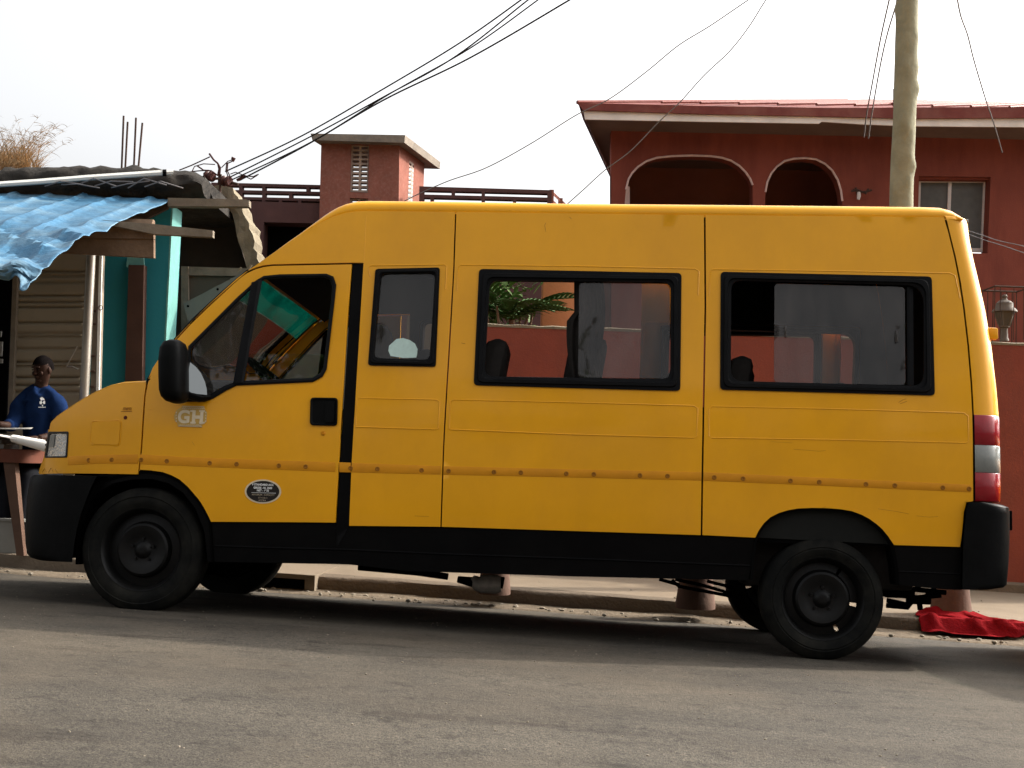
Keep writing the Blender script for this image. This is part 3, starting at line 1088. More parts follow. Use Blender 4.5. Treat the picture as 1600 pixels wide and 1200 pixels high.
def rear_row(xs, z, xr, rr=0.15, m=9):
    ys = side(xs, z)
    row = []
    for k in range(m + 1):
        th = math.pi / 2 * k / m
        row.append(Vector((xs + (xr - xs) * math.sin(th) ** 0.8, ys + rr * (1 - math.cos(th) ** 0.9), z)))
    for yy, dx in ((0.55, 0.02), (0.25, 0.033), (0.0, 0.036)):
        row.append(Vector((xr + dx, ys * yy, z)))
    return row


rear_rows = []
for v, us, ur in RROWS:
    p = V(us + 1.2, v)
    lo, hi = p.x + 0.01, p.x + 0.6
    for _ in range(40):
        mid = (lo + hi) / 2
        if max(projv(q)[0] for q in rear_row(p.x, p.z, mid)) < ur:
            lo = mid
        else:
            hi = mid
    h_ = rear_row(p.x, p.z, mid)
    rear_rows.append(h_ + [Vector((q.x, -q.y, q.z)) for q in h_[::-1][1:]])
b = bmesh.new()
lip = [Vector((q.x - 0.05, q.y * 0.95, q.z + 0.035)) for q in rear_rows[0]]
lip2 = [Vector((q.x - 0.22, q.y * 0.8, q.z + 0.09)) for q in rear_rows[0]]
add_grid(b, [lip2, lip] + rear_rows[:9])
# lower centre part between the lamps
nlamp = 10
add_grid(b, [r_[nlamp - 1:len(r_) - nlamp + 1] for r_ in rear_rows[8:]])
o_rear = pobj('back_doors', b, M['yellow'], sharp=60)
for sgn in (1, -1):
    root = None
    for i, nm, mm in ((8, 'tail_lamp', 'lens_red'), (9, 'reversing_lens', 'lens_clear'), (10, 'red_lens', 'lens_red')):
        b = bmesh.new()
        rr_ = []
        for r_ in (rear_rows[i], rear_rows[i + 1]):
            seg = r_[:nlamp] if sgn > 0 else r_[len(r_) - nlamp:]
            rr_.append([Vector(q) for q in seg])
        a0, a1 = rr_
        mids = [[p.lerp(q, t) + (p.lerp(q, t) - Vector((p.x - 0.3, 0, p.z))).normalized() * (0.004 if 0.01 < t < 0.99 else 0) for p, q in zip(a0, a1)] for t in (0, 0.03, 0.5, 0.97, 1)]
        add_grid(b, mids)
        o_ = pobj(nm, b, M[mm], root or van, sharp=60)
        if root is None:
            root = o_
b = bmesh.new()
add_tube(b, [rear_rows[i][0] + Vector((0.004, 0.01, 0)) for i in range(8, 12)], 0.006, 5)
pobj('lamp_seal', b, M['dark'])
b = bmesh.new()
q = rear_rows[6][9]
zc = V(1553, 517).z
xx = rear_rows[5][9].x * 0.55 + rear_rows[6][9].x * 0.45
add_box(b, (xx - 0.02, -0.86, zc - 0.032), (xx + 0.045, -0.80, zc + 0.032), 0.008)
pobj('door_hinge', b, M['yellow'])
b = bmesh.new()
add_box(b, rear_rows[0][9] + Vector((-0.015, -0.02, -0.002)), rear_rows[0][9] + Vector((0.02, 0.05, 0.018)), 0.004)
pobj('roof_lamp', b, M['lens_clear'])

# rear bumper --------------------------------------------------------------
RB = [(784, 1516, 1545), (787, 1513, 1566), (791, 1511, 1576.8), (800, 1510, 1577.5), (840, 1506, 1577.5), (880, 1504, 1575.8), (912, 1503, 1573), (917, 1503, 1568), (921, 1504, 1545)]
rows = []
for v, us, ur in RB:
    p = V(us, v, -0.03)
    lo, hi = p.x + 0.01, p.x + 0.9

    def rb_row(xr):
        row = []
        for k in range(13):
            th = math.pi / 2 * k / 12
            row.append(Vector((p.x + (xr - p.x) * math.sin(th) ** 0.55, -1.025 + 0.30 * (1 - math.cos(th) ** 0.55), p.z)))
        row += [Vector((xr + 0.02, -0.35, p.z)), Vector((xr + 0.025, 0, p.z))]
        return row
    for _ in range(40):
        mid = (lo + hi) / 2
        if max(projv(q)[0] for q in rb_row(mid)) < ur:
            lo = mid
        else:
            hi = mid
    h_ = rb_row(mid)
    rows.append(h_ + [Vector((q.x, -q.y, q.z)) for q in h_[::-1][1:]])
b = bmesh.new()
inn = lambda r_, dz: [Vector((q.x - 0.12, q.y * 0.85, q.z + dz)) for q in r_]
add_grid(b, [inn(rows[0], 0.003)] + rows + [inn(rows[-1], -0.003)])
o_rb = pobj('bumper', b, M['black'], sharp=50)
b = bmesh.new()
q = rows[3][12]
add_box(b, (q.x - 0.035, q.y - 0.17, V(1573, 818).z - 0.035), (q.x + 0.006, q.y - 0.06, V(1573, 797).z), 0.005)
pobj('bumper_reflector', b, M['dark'], o_rb)

# far side -----------------------------------------------------------------
for o_ in (o_fender, o_body1, o_body3, o_sill, o_rsill):
    mirror(o_)
fd = mirror(o_door)
mirror(o_dframe, 'door_window_frame', fd)
mirror(o_qpane, 'quarter_pane', fd)
fw = mirror(wA, 'side_window')
fw3 = mirror(wC, 'side_window')
# the far sliding door stands open, pushed back along the outside of the body
sd = mirror(o_body2, 'sliding_door', dx=1.12, dy=0.10)
mirror(wB, 'sliding_door_window', sd, dx=1.12, dy=0.10)
# dark lining inside
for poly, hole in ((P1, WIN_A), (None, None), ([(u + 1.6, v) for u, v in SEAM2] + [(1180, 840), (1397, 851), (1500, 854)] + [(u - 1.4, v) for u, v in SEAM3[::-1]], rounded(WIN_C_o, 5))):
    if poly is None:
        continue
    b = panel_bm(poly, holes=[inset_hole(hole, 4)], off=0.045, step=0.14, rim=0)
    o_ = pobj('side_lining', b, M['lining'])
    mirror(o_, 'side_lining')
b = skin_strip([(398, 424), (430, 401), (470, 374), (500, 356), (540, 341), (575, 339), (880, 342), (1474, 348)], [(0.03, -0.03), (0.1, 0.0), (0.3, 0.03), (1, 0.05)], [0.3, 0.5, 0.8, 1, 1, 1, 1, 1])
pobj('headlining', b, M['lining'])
lw = [V(u, v, 0.04) for u, v in SEAM3]
b = bmesh.new()
add_grid(b, [[Vector((p.x - 0.02, p.y + 0.02, p.z)), Vector((p.x, 0, p.z)), Vector((p.x - 0.02, -p.y - 0.02, p.z))] for p in lw])
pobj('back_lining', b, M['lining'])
# floor and cab
x0, x1 = V(330, 800).x, V(1500, 800).x
zf = V(700, 815).z
b = bmesh.new()
add_box(b, (x0, -0.94, zf - 0.06), (x1, 0.94, zf))
add_box(b, (x0 + 0.15, -0.62, zf - 0.20), (V(1150, 800).x, 0.62, zf - 0.055), 0.02)
add_box(b, (V(1150, 800).x, -0.55, zf - 0.16), (x1, 0.55, zf - 0.06), 0.02)
add_box(b, (V(90, 750).x, -0.55, zf - 0.02), (x0 + 0.02, 0.55, zf + 0.25))
pobj('floor_pan', b, M['dark'])
b = bmesh.new()
q = V(262, 590)
add_box(b, (q.x - 0.12, -0.86, q.z - 0.45), (q.x + 0.22, 0.86, q.z - 0.03), 0.05)
add_box(b, (q.x + 0.1, -0.86, q.z - 0.42), (q.x + 0.42, 0.86, q.z - 0.07), 0.06)
add_box(b, (q.x + 0.08, -0.62, q.z - 0.12), (q.x + 0.36, -0.22, q.z + 0.035), 0.05)
pobj('dashboard', b, M['lining'])
b = bmesh.new()
cw = V(392, 573) + Vector((0, 0.52, -0.02))
ax = Vector((0.62, 0, 0.78)).normalized()
ux, uy = Vector((0, 1, 0)), ax.cross(Vector((0, 1, 0))).normalized()
add_tube(b, [cw + (ux * math.cos(a) + uy * math.sin(a)) * 0.20 for a in [2 * math.pi * k / 24 for k in range(24)]], 0.015, 8, True)
for a in (0.3, 2.4, 4.5):
    add_tube(b, [cw - ax * 0.04, cw + (ux * math.cos(a) + uy * math.sin(a)) * 0.19], 0.014, 6)
add_tube(b, [cw - ax * 0.02, cw - ax * 0.4], 0.03, 8)
pobj('steering_wheel', b, M['dark'])


def seat_bm(w=0.44, h=0.78):
    b = bmesh.new()
    add_box(b, (-0.24, -w / 2, 0.26), (0.22, w / 2, 0.42), 0.05)
    add_box(b, (-0.20, -w / 2 + 0.05, 0.0), (0.18, w / 2 - 0.05, 0.27), 0.02)
    bk = bmesh.new()
    add_box(bk, (0.14, -w / 2, 0.36), (0.28, w / 2, 0.36 + h), 0.06)
    for v in bk.verts:
        v.co.x += (v.co.z - 0.36) * 0.16
        k = max(0, (v.co.z - 0.36 - h * 0.6) / (h * 0.4))
        v.co.y *= 1 - 0.35 * k * k
    join(b, bk)
    return b


seatme = None
for u, ys, up in ((455, (-0.5, 0.55), 0.0), (662, (-0.64,), -0.09), (803, (-0.64, -0.16), 0.0), (945, (-0.64, -0.16), -0.26), (1056, (-0.64, -0.16), -0.16), (1215, (-0.64, -0.16, 0.5), -0.30), (1370, (-0.66, -0.22, 0.22, 0.66), -0.30)):
    for yy in ys:
        x = V(u, 600).x + (0.14 * (1 + yy))
        if seatme is None:
            o_ = pobj('seat', seat_bm(), M['seat'])
            seatme = o_.data
        else:
            o_ = bpy.data.objects.new('seat', seatme)
            COL.objects.link(o_)
            o_.parent = van
        o_.location = (x, yy, zf + up)

# mirrors ------------------------------------------------------------------
b = bmesh.new()
base = V(300, 600)
mrows = []
for v, uL, uR in ((533, 268, 284), (537, 260, 290), (546, 255, 292.5), (565, 252.5, 293), (590, 251.8, 292.5), (610, 252, 292), (620, 254.5, 291), (627, 261, 288), (630, 270, 281)):
    pL, pR = V(uL, v, -0.17), V(uR, v, -0.17)
    cx, hw = (pL.x + pR.x) / 2, (pR.x - pL.x) / 2
    row = []
    for k in range(16):
        a = 2 * math.pi * k / 16
        row.append(Vector((cx + hw * (abs(math.cos(a)) ** 0.75) * math.copysign(1, math.cos(a)), side(-1.7, 1.1) - 0.16 + 0.105 * (abs(math.sin(a)) ** 0.75) * math.copysign(1, math.sin(a)) * (hw / 0.072 if hw < 0.07 else 1), pL.z)))
    mrows.append(row)
add_grid(b, mrows, True)
b.faces.new([v for v in b.verts if abs(v.co.z - mrows[0][0].z) < 1e-5][:16])
b.faces.new([v for v in b.verts if abs(v.co.z - mrows[-1][0].z) < 1e-5][:16])
clean(b)
o_mir = pobj('wing_mirror', b, M['black'], sharp=60)
b = bmesh.new()
mg = [(297, 566), (306, 573), (314, 583), (320, 596), (323, 608), (323.5, 617), (308, 615.5), (291, 611.5), (293, 590)]
mgp = [V(u, v, -0.055 - 0.0022 * (324 - u)) for u, v in mg]
f1 = [b.verts.new(p) for p in mgp]
b.faces.new(f1)
pobj('mirror_glass', b, M['mirror'], o_mir)
b = bmesh.new()
add_tube(b, [V(275, 612, -0.12), V(300, 614, -0.05), V(318, 618, -0.005)], [0.028, 0.03, 0.034], 10)
add_tube(b, [V(291, 614, -0.10), V(312, 621, -0.05), V(327, 620, -0.005)], [0.03, 0.028, 0.018], 10)
pobj('mirror_arm', b, M['black'], o_mir)
fm = mirror(o_mir, 'wing_mirror')

# wheels -------------------------------------------------------------------
def make_wheel(name, u, v, r_px, rim_px, dome_px, slots=(0,)):
    c = U(u, v, -0.97)
    sc_ = (U(u + 50, v, -0.97) - U(u - 50, v, -0.97)).length / 100
    r_ = r_px * sc_
    rr_, rd = rim_px * sc_, dome_px * sc_
    t = thing_local(name)
    t.location = c
    b = bmesh.new()
    pr = [(rr_ - 0.008, 0.030), (rr_, 0.006), (rr_ + 0.012, 0.002), (rr_ + 0.02, -0.004), (rr_ + 0.045, -0.010), (r_ - 0.055, -0.006), (r_ - 0.05, -0.010), (r_ - 0.03, 0.000), (r_ - 0.012, 0.012), (r_ - 0.003, 0.026), (r_, 0.045),
          (r_, 0.07), (r_ - 0.008, 0.072), (r_ - 0.008, 0.08), (r_, 0.082), (r_ + 0.001, 0.10), (r_ - 0.008, 0.102), (r_ - 0.008, 0.110), (r_, 0.112), (r_, 0.16), (r_ - 0.01, 0.185), (r_ - 0.05, 0.20), (rr_, 0.19), (rr_ - 0.01, 0.16)]
    add_lathe(b, pr, (0, 0, 0), 'Y', 64)
    # the tyre sits flat on the road
    for w in b.verts:
        w.co.z = max(w.co.z, -r_ + 0.006)
    to = pobj('tyre', b, M['tyre'], t, 30)
    b = bmesh.new()
    n = 60
    prof = [(0.0001, 0.012), (0.022, 0.010), (0.034, 0.016), (0.05, 0.034), (0.075, 0.034), (0.09, 0.026), (rd - 0.012, 0.020), (rd, 0.028), (rd + 0.006, 0.050), (rd + 0.012, 0.062), (rr_ - 0.028, 0.070), (rr_ - 0.022, 0.060), (rr_ - 0.016, 0.024), (rr_ - 0.006, 0.010), (rr_, 0.004), (rr_ + 0.004, 0.010)]

    def keep(i, j):
        return not (i == 9 and j in slots)
    add_lathe(b, prof, (0, 0, 0), 'Y', n, keep)
    pobj('rim', b, M['rim'], t, 40)
    b = bmesh.new()
    for k in range(5):
        a = 2 * math.pi * k / 5 + 0.3
        add_lathe(b, [(0.0001, -0.008), (0.007, -0.008), (0.009, 0.0), (0.009, 0.016)], (math.cos(a) * 0.062, 0.028, math.sin(a) * 0.062), 'Y', 8)
    pobj('wheel_bolts', b, M['rim'], t)
    return t


def thing_local(name):
    e = bpy.data.objects.new(name, None)
    COL.objects.link(e)
    e.parent = van
    e['_local'] = 1
    return e


wf = make_wheel('wheel', 220, 859, 95.5, 63, 40, ())
wr = make_wheel('wheel', 1286, 936, 96.5, 65, 42, (9, 58, 49))


def copy_wheel(w, loc, rz):
    e = bpy.data.objects.new('wheel', None)
    COL.objects.link(e)
    e.parent = van
    e.location = loc
    e.rotation_euler = (0, 0, rz)
    for ch in w.children:
        c = ch.copy()
        COL.objects.link(c)
        c.parent = e
    return e


copy_wheel(wf, (wf.location.x, 0.96, wf.location.z - 0.012), math.pi + 0.03)
copy_wheel(wr, (wr.location.x, 0.96, wr.location.z - 0.012), math.pi)
# wheel arches
def arch_liner(px, inner=0.6):
    pts = [V(u, v, 0.004) for u, v in px]
    b = bmesh.new()
    c = Vector((sum(p.x for p in pts) / len(pts), 0, min(p.z for p in pts)))
    lip_ = [Vector((p.x + (c.x - p.x) * 0.035, p.y + 0.02, p.z + (c.z - p.z) * 0.035)) for p in pts]
    add_grid(b, [pts, [p + Vector((0, -0.012, 0)) for p in lip_], [Vector((p.x, p.y + inner, p.z)) for p in lip_]])
    back = [Vector((p.x, p.y + inner, p.z)) for p in lip_]
    low = [Vector((p.x, p.y, c.z - 0.06)) for p in back]
    add_grid(b, [back, low])
    return b


AF2 = [(118, 882), (119, 850), (122, 828), (128, 804), (137, 780), (149, 757), (163, 748), (185, 742)] + ARCH_F + [(331, 840), (333, 878)]
o_ = pobj('wheel_arch', arch_liner(AF2), M['dark'])
mirror(o_, 'wheel_arch')
b = panel_bm([(152, 741.6), (214.5, 741.6), (217, 734.6)] + ARCH_F[1:] + [(332, 845), (334, 878), (323, 878), (318, 830), (304, 795), (285, 770), (262, 755), (235, 748), (205, 749), (175, 755), (150, 770), (132, 795), (126, 825), (123, 878), (116, 881), (117, 850), (120, 824), (127, 804), (137, 778)], off=0.016, step=0.05, rim=0.05)
pobj('arch_trim', b, M['blackpaint'])
AR2 = [(1172, 907), (1175, 870)] + ARCH_R + [(1402, 880), (1405, 914)]
o_ = pobj('wheel_arch', arch_liner(AR2), M['dark'])
mirror(o_, 'wheel_arch')
# underbody bits
b = bmesh.new()
y0 = 0.35


e0, e1 = U(752, 912, -0.25), U(783, 913, -0.25)
add_tube(b, [e0 + (e0 - e1) * 0.5 + Vector((0, 0, 0.03)), e0 + (e0 - e1) * 0.2, e0, e1 + (e0 - e1) * 0.25, e1], [0.025, 0.045, 0.056, 0.056, 0.046], 16)
pobj('exhaust_silencer', b, M['silver'])
b = bmesh.new()
add_tube(b, [U(715, 905, -0.25), U(735, 909, -0.25), U(756, 911, -0.25)], [0.02, 0.03, 0.04], 10)
add_tube(b, [U(756, 911, -0.25), U(782, 910, -0.25), U(787, 911, -0.25)], 0.035, 12)
pobj('silencer_neck', b, M['dark'])
b = bmesh.new()
add_tube(b, [U(700, 901, -0.4), U(650, 894, -0.4), U(560, 886, -0.4)], 0.02, 8)
pobj('exhaust_pipe', b, M['dark'])
b = bmesh.new()
for pl in ([(1386, 919), (1430, 921), (1478, 926)], [(1386, 938), (1420, 945), (1424, 935), (1470, 930)], [(1385, 946), (1418, 949), (1424, 940)], [(1420, 930), (1427, 922), (1438, 918)], [(1446, 936), (1452, 926), (1462, 920)], [(1436, 938), (1438, 953)]):
    add_tube(b, [U(u, v, -0.45) for u, v in pl], 0.016, 6)
add_box(b, U(1385, 934, -0.55), U(1420, 921, -0.40), 0.01)
add_box(b, U(1420, 944, -0.5), U(1450, 930, -0.42), 0.01)
pobj('tow_bracket', b, M['dark'])
b = bmesh.new()
for pl in ([(1055, 905), (1100, 915), (1145, 928)], [(1105, 908), (1145, 918)], [(1030, 905), (1062, 914)], [(1050, 906), (1060, 916), (1145, 932)]):
    add_tube(b, [U(u, v, 0.15) for u, v in pl], 0.012, 6)
pobj('brake_cables', b, M['dark'])
b = bmesh.new()
add_tube(b, [Vector((wr.location.x, -0.8, wr.location.z)), Vector((wr.location.x, 0.8, wr.location.z))], 0.05, 10)
pobj('axle', b, M['dark'])
b = bmesh.new()
add_tube(b, [Vector((wf.location.x, -0.75, wf.location.z)), Vector((wf.location.x, 0.75, wf.location.z))], 0.04, 10)
pobj('axle', b, M['dark'])

# scratches, chips and rub marks in the paint
b = bmesh.new()
for pl, r_ in (([(1240, 702), (1262, 703.5), (1280, 705), (1290, 704)], .0012), ([(1372, 795), (1400, 799), (1420, 803)], .0013), ([(1432, 806), (1452, 808), (1466, 807)], .0011), ([(1404, 629), (1410, 625), (1416, 623)], .0018), ([(1406, 631), (1412, 629), (1417, 627)], .0018), ([(721, 536), (727, 537)], .002), ([(853, 348), (851, 352), (853, 362)], .0016), ([(890, 339), (893, 342)], .002), ([(1284, 794), (1290, 792)], .0014), ([(1204, 690), (1238, 692)], .0009), ([(648, 806), (670, 807)], .0009), ([(300, 690), (304, 696)], .0010), ([(66, 738), (70, 732), (73, 738)], .003), ([(76, 738), (80, 731), (83, 737)], .0032), ([(86, 733), (90, 738)], .0028)):
    add_tube(b, line_px(pl, 0.0), r_ * 0.6, 4)
o_ = pobj('paint_scratches', b, M['rivet'])
# ------------------------------------------------------------------ ground
def road_material():
    m = bpy.data.materials.new('worn_asphalt')
    m.use_nodes = True
    nt = m.node_tree
    N, L = nt.nodes, nt.links
    bs = N['Principled BSDF']
    bs.inputs['Roughness'].default_value = 0.9
    bs.inputs['Specular IOR Level'].default_value = 0.25
    tc = N.new('ShaderNodeTexCoord')

    def noise_(scale, detail=8, rough=0.65, stretch=None):
        n = N.new('ShaderNodeTexNoise')
        n.inputs['Scale'].default_value = scale
        n.inputs['Detail'].default_value = detail
        n.inputs['Roughness'].default_value = rough
        if stretch:
            mp = N.new('ShaderNodeMapping')
            mp.inputs['Scale'].default_value = stretch
            L.new(tc.outputs['Object'], mp.inputs['Vector'])
            L.new(mp.outputs['Vector'], n.inputs['Vector'])
        else:
            L.new(tc.outputs['Object'], n.inputs['Vector'])
        return n.outputs['Fac']

    def ramp(val, stops):
        r_ = N.new('ShaderNodeValToRGB')
        el = r_.color_ramp.elements
        while len(el) < len(stops):
            el.new(0.5)
        for e, (p, c) in zip(el, stops):
            e.position = p
            e.color = (*c, 1)
        L.new(val, r_.inputs['Fac'])
        return r_.outputs['Color']

    def mix(a, b, fac, mode='MIX'):
        x = N.new('ShaderNodeMix')
        x.data_type = 'RGBA'
        x.blend_type = mode
        if isinstance(fac, float):
            x.inputs['Factor'].default_value = fac
        else:
            L.new(fac, x.inputs['Factor'])
        L.new(a, x.inputs[6])
        L.new(b, x.inputs[7])
        return x.outputs[2]
    base = ramp(noise_(1.2), [(0.3, (0.046, 0.0405, 0.033)), (0.7, (0.070, 0.0615, 0.049))])
    grain = ramp(noise_(160, 3, 0.7), [(0.30, (0.25, 0.25, 0.25)), (0.5, (1, 1, 1)), (0.72, (1.9, 1.85, 1.75))])
    c = mix(base, grain, 1.0, 'MULTIPLY')
    grain2 = ramp(noise_(45, 4, 0.75), [(0.3, (0.5, 0.5, 0.5)), (0.62, (1.25, 1.24, 1.22))])
    c = mix(c, grain2, 0.8, 'MULTIPLY')
    patch = ramp(noise_(0.9, 6, 0.6, (0.5, 1.6, 1)), [(0.40, (1.08, 1.07, 1.05)), (0.60, (0.74, 0.73, 0.72))])
    c = mix(c, patch, 1.0, 'MULTIPLY')
    stain = ramp(noise_(2.1, 5, 0.55, (0.55, 1.8, 1)), [(0.60, (1, 1, 1)), (0.70, (0.55, 0.52, 0.50))])
    c = mix(c, stain, 1.0, 'MULTIPLY')
    pits = ramp(noise_(7, 10, 0.8), [(0.36, (0.32, 0.30, 0.28)), (0.47, (1, 1, 1))])
    c = mix(c, pits, 0.8, 'MULTIPLY')
    dust = ramp(noise_(0.55, 7, 0.65), [(0.45, (0, 0, 0)), (0.7, (0.5, 0.5, 0.5))])
    sand = N.new('ShaderNodeRGB')
    sand.outputs[0].default_value = (0.105, 0.082, 0.056, 1)
    c = mix(c, sand.outputs[0], dust)
    L.new(c, bs.inputs['Base Color'])
    bp = N.new('ShaderNodeBump')
    bp.inputs['Strength'].default_value = 0.65
    bp.inputs['Distance'].default_value = 0.010
    ad = N.new('ShaderNodeMath')
    ad.operation = 'ADD'
    L.new(noise_(130, 4, 0.7), ad.inputs[0])
    L.new(noise_(30, 6, 0.7), ad.inputs[1])
    L.new(ad.outputs['Value'], bp.inputs['Height'])
    L.new(bp.outputs['Normal'], bs.inputs['Normal'])
    return m


def ground_strip(bm, a_vals, b_vals, f, dz=0.0):
    rows = []
    for b_ in b_vals:
        row = []
        for a in a_vals:
            x, y = xy(a, b_)
            row.append(Vector((x, y, f(a, b_) + dz)))
        rows.append(row)
    add_grid(bm, rows)


AV = [-260, -120, -70, -45, -30, -22] + [-18 + 0.5 * k for k in range(73)] + [22, 30, 45, 70, 120, 260]
bm = bmesh.new()
ground_strip(bm, AV, [-300, -100, -40, -20, -12, -8, -6, -5, -4, -3, -2.5, -2, -1.5, -1, -0.5, 0, 0.5, 1, 1.5, 2, 2.3, 2.42], zroad)
o = structure(obj('road', bm, road_material(), None, True, origin=(0, 0, 0)))
M['dirt'] = mat('sandy_gutter_dirt', (0.13, 0.102, 0.072), 0.95, 0.35, 14, 0.5, 45, tint=(0.065, 0.052, 0.04), tint_amt=0.6, tscale=5)
M['pave'] = mat('dusty_concrete_pavement', (0.175, 0.140, 0.102), 0.95, 0.12, 3, 0.2, 60, tint=(0.13, 0.104, 0.075), tint_amt=0.6, tscale=1.6)
M['kerb'] = mat('worn_concrete_kerb', (0.12, 0.095, 0.07), 0.95, 0.25, 8, 0.4, 40, tint=(0.07, 0.055, 0.042), tint_amt=0.6, tscale=4)
M['earth'] = mat('bare_earth', (0.12, 0.09, 0.062), 0.95, 0.2, 1.0, 0.3, 20)
bm = bmesh.new()
random.seed(3)
rows = []
av = [-18 + 0.12 * k for k in range(300)]
for j in range(9):
    row = []
    for a in av:
        e = 0.30 + 0.07 * noise.noise((a * 1.3, 0.3, 2.1)) + 0.05 * noise.noise((a * 5.1, 1.7, 0.4))
        b_ = KB + 0.01 - e * (1 - j / 8)
        h = (0.002 if j == 0 else 0.006 + 0.028 * (j / 8) ** 1.5 * (1 + 0.9 * noise.noise((a * 2.2, b_ * 4, 0.0))) + 0.010 * noise.noise((a * 9, b_ * 11, 5)))
        x, y = xy(a, b_)
        row.append(Vector((x, y, zroad(a, b_) + max(0.001, h) - (0.02 if j == 0 else 0))))
    rows.append(row)
add_grid(bm, rows)
structure(obj('gutter_dirt', bm, M['dirt'], None, True, 60, origin=(0, 0, 0)))

# kerb and pavement (the driveway slab breaks it on the left)
bm = bmesh.new()
rows = []
for d, h in ((-0.004, -0.05), (-0.002, 0.0), (0.0, KH - 0.03), (0.008, KH - 0.006), (0.03, KH + 0.002), (0.17, KH + 0.003), (0.172, KH - 0.05)):
    row = []
    for a in av:
        w = 0.010 * noise.noise((a * 1.7, 3.3, h * 4)) + 0.006 * noise.noise((a * 9, 1.3, h * 30))
        x, y = xy(a, KB + d + w)
        row.append(Vector((x, y, zroad(a, KB) + h + 0.006 * noise.noise((a * 4, d * 20, 7)))))
    rows.append(row)
add_grid(bm, rows)
structure(obj('kerb', bm, M['kerb'], None, True, 50, origin=(0, 0, 0)))
bm = bmesh.new()
ground_strip(bm, AV, [KB + 0.16, KB + 0.6, KB + 1.2, KB + 1.8, KB + 2.4, KB + 3.2, KB + 5], zpave)
structure(obj('pavement', bm, M['pave'], None, True, origin=(0, 0, 0)))
bm = bmesh.new()
ground_strip(bm, AV, [KB + 4.9, KB + 8, KB + 14, KB + 30, KB + 80, KB + 300], zpave, -0.03)
structure(obj('earth_ground', bm, M['earth'], None, True, origin=(0, 0, 0)))


def zp(x, y):
    return zpave(*ab(x, y))


# driveway slab bridging the gutter
sl0 = hit(425, 893, lambda a, b: zpave(a, b))
sl1 = hit(512, 893, lambda a, b: zpave(a, b))
a0, a1 = ab(sl0.x, sl0.y)[0] - 0.1, ab(sl1.x, sl1.y)[0]
print('driveway a', a0, a1)
bm = bmesh.new()
zt = lambda a: zpave(a, KB) + 0.012
def dpt(a, b_, dz):
    x, y = xy(a, b_)
    return Vector((x, y, zt(a) + dz))
F_, Bk = KB - 0.12, KB + 0.75
def dbox(a_0, a_1, b_0, b_1, z_0, z_1):
    P = [[dpt(a, b_, z) for a in (a_0, a_1)] for (b_, z) in ((b_0, z_0), (b_0, z_1), (b_1, z_1), (b_1, z_0), (b_0, z_0))]
    add_grid(bm, P)
    for k in (0, 1):
        try:
            bm.faces.new([bm.verts.new(P[i][k]) for i in range(4)])
        except ValueError:
            pass
dbox(a0, a1, F_, Bk, -0.035, 0.0)
dbox(a1 - 0.075, a1 - 0.001, F_ + 0.004, Bk, -0.19, -0.036)
dbox(a0, a0 + 0.08, F_ + 0.004, Bk, -0.19, -0.036)
o = obj('driveway_slab', bm, M['pave'])
tag(o, 'concrete driveway slab bridging the gutter behind the front wheel', 'driveway slab')
bm = bmesh.new()
dbox(a0 + 0.081, a1 - 0.076, F_ + 0.05, F_ + 0.06, -0.19, -0.037)
obj('culvert_shade', bm, M['dark'], o)  # black panel painted as the shade under the slab

# loose stones
bm = bmesh.new()
random.seed(11)
def pebble(x, y, z, s):
    b = bmesh.new()
    bmesh.ops.create_icosphere(b, subdivisions=1, radius=s)
    sx, sy, sz = random.uniform(.7, 1.4), random.uniform(.7, 1.3), random.uniform(.45, .8)
    for v in b.verts:
        v.co = Vector((v.co.x * sx, v.co.y * sy, v.co.z * sz)) * random.uniform(.85, 1.12) + Vector((x, y, z + s * 0.25))
    join(bm, b)
for k in range(520):
    a = random.uniform(-5, 5)
    b_ = KB - abs(random.gauss(0, 0.16)) - 0.01
    x, y = xy(a, b_)
    pebble(x, y, zroad(a, b_) + 0.012, random.choice((0.005, 0.007, 0.009, 0.014, 0.02)))
for k in range(700):
    a, b_ = random.uniform(-4, 4), random.uniform(-3.6, 1.5)
    x, y = xy(a, b_)
    pebble(x, y, zroad(a, b_), random.choice((0.002, 0.0025, 0.003, 0.003, 0.005)))
for k in range(60):
    a, b_ = random.uniform(-5, 5), KB + random.uniform(0.1, 2)
    x, y = xy(a, b_)
    pebble(x, y, zpave(a, b_), random.choice((0.005, 0.008, 0.012)))
o = obj('loose_gravel', bm, M['stone'])
tag(o, 'pale loose stones scattered along the gutter and road', 'gravel')
o['kind'] = 'stuff'

# ------------------------------------------------------------------ red compound wall
WY = 11.4
wl, wr_ = at(690, 506, WY), at(1900, 549, WY)
bm = bmesh.new()
pts = []
n = 46
top = []
for k in range(n + 1):
    t = k / n
    x = wl.x + (wr_.x - wl.x) * t
    z = wl.z + (wr_.z - wl.z) * t + 0.012 * noise.noise((x * 3, 0, 0))
    top.append((x, z))
def wall_rows(y0, y1, tp, z0f):
    return [[Vector((x, y0, z0f(x))) for x, z in tp], [Vector((x, y0, z)) for x, z in tp], [Vector((x, y1, z)) for x, z in tp], [Vector((x, y1, z0f(x))) for x, z in tp]]
add_grid(bm, wall_rows(WY, WY + 0.18, top, lambda x: zp(x, WY) - 0.1))
add_grid(bm, [[Vector((top[0][0], WY, zp(top[0][0], WY) - .1)), Vector((top[0][0], WY, top[0][1]))], [Vector((top[0][0], WY + 0.18, zp(top[0][0], WY) - .1)), Vector((top[0][0], WY + 0.18, top[0][1]))]])
o_wall = obj('compound_wall', bm, M['red_wall'])
tag(o_wall, 'low red plastered compound wall with ragged pale coping behind the minibus', 'wall')
bm = bmesh.new()
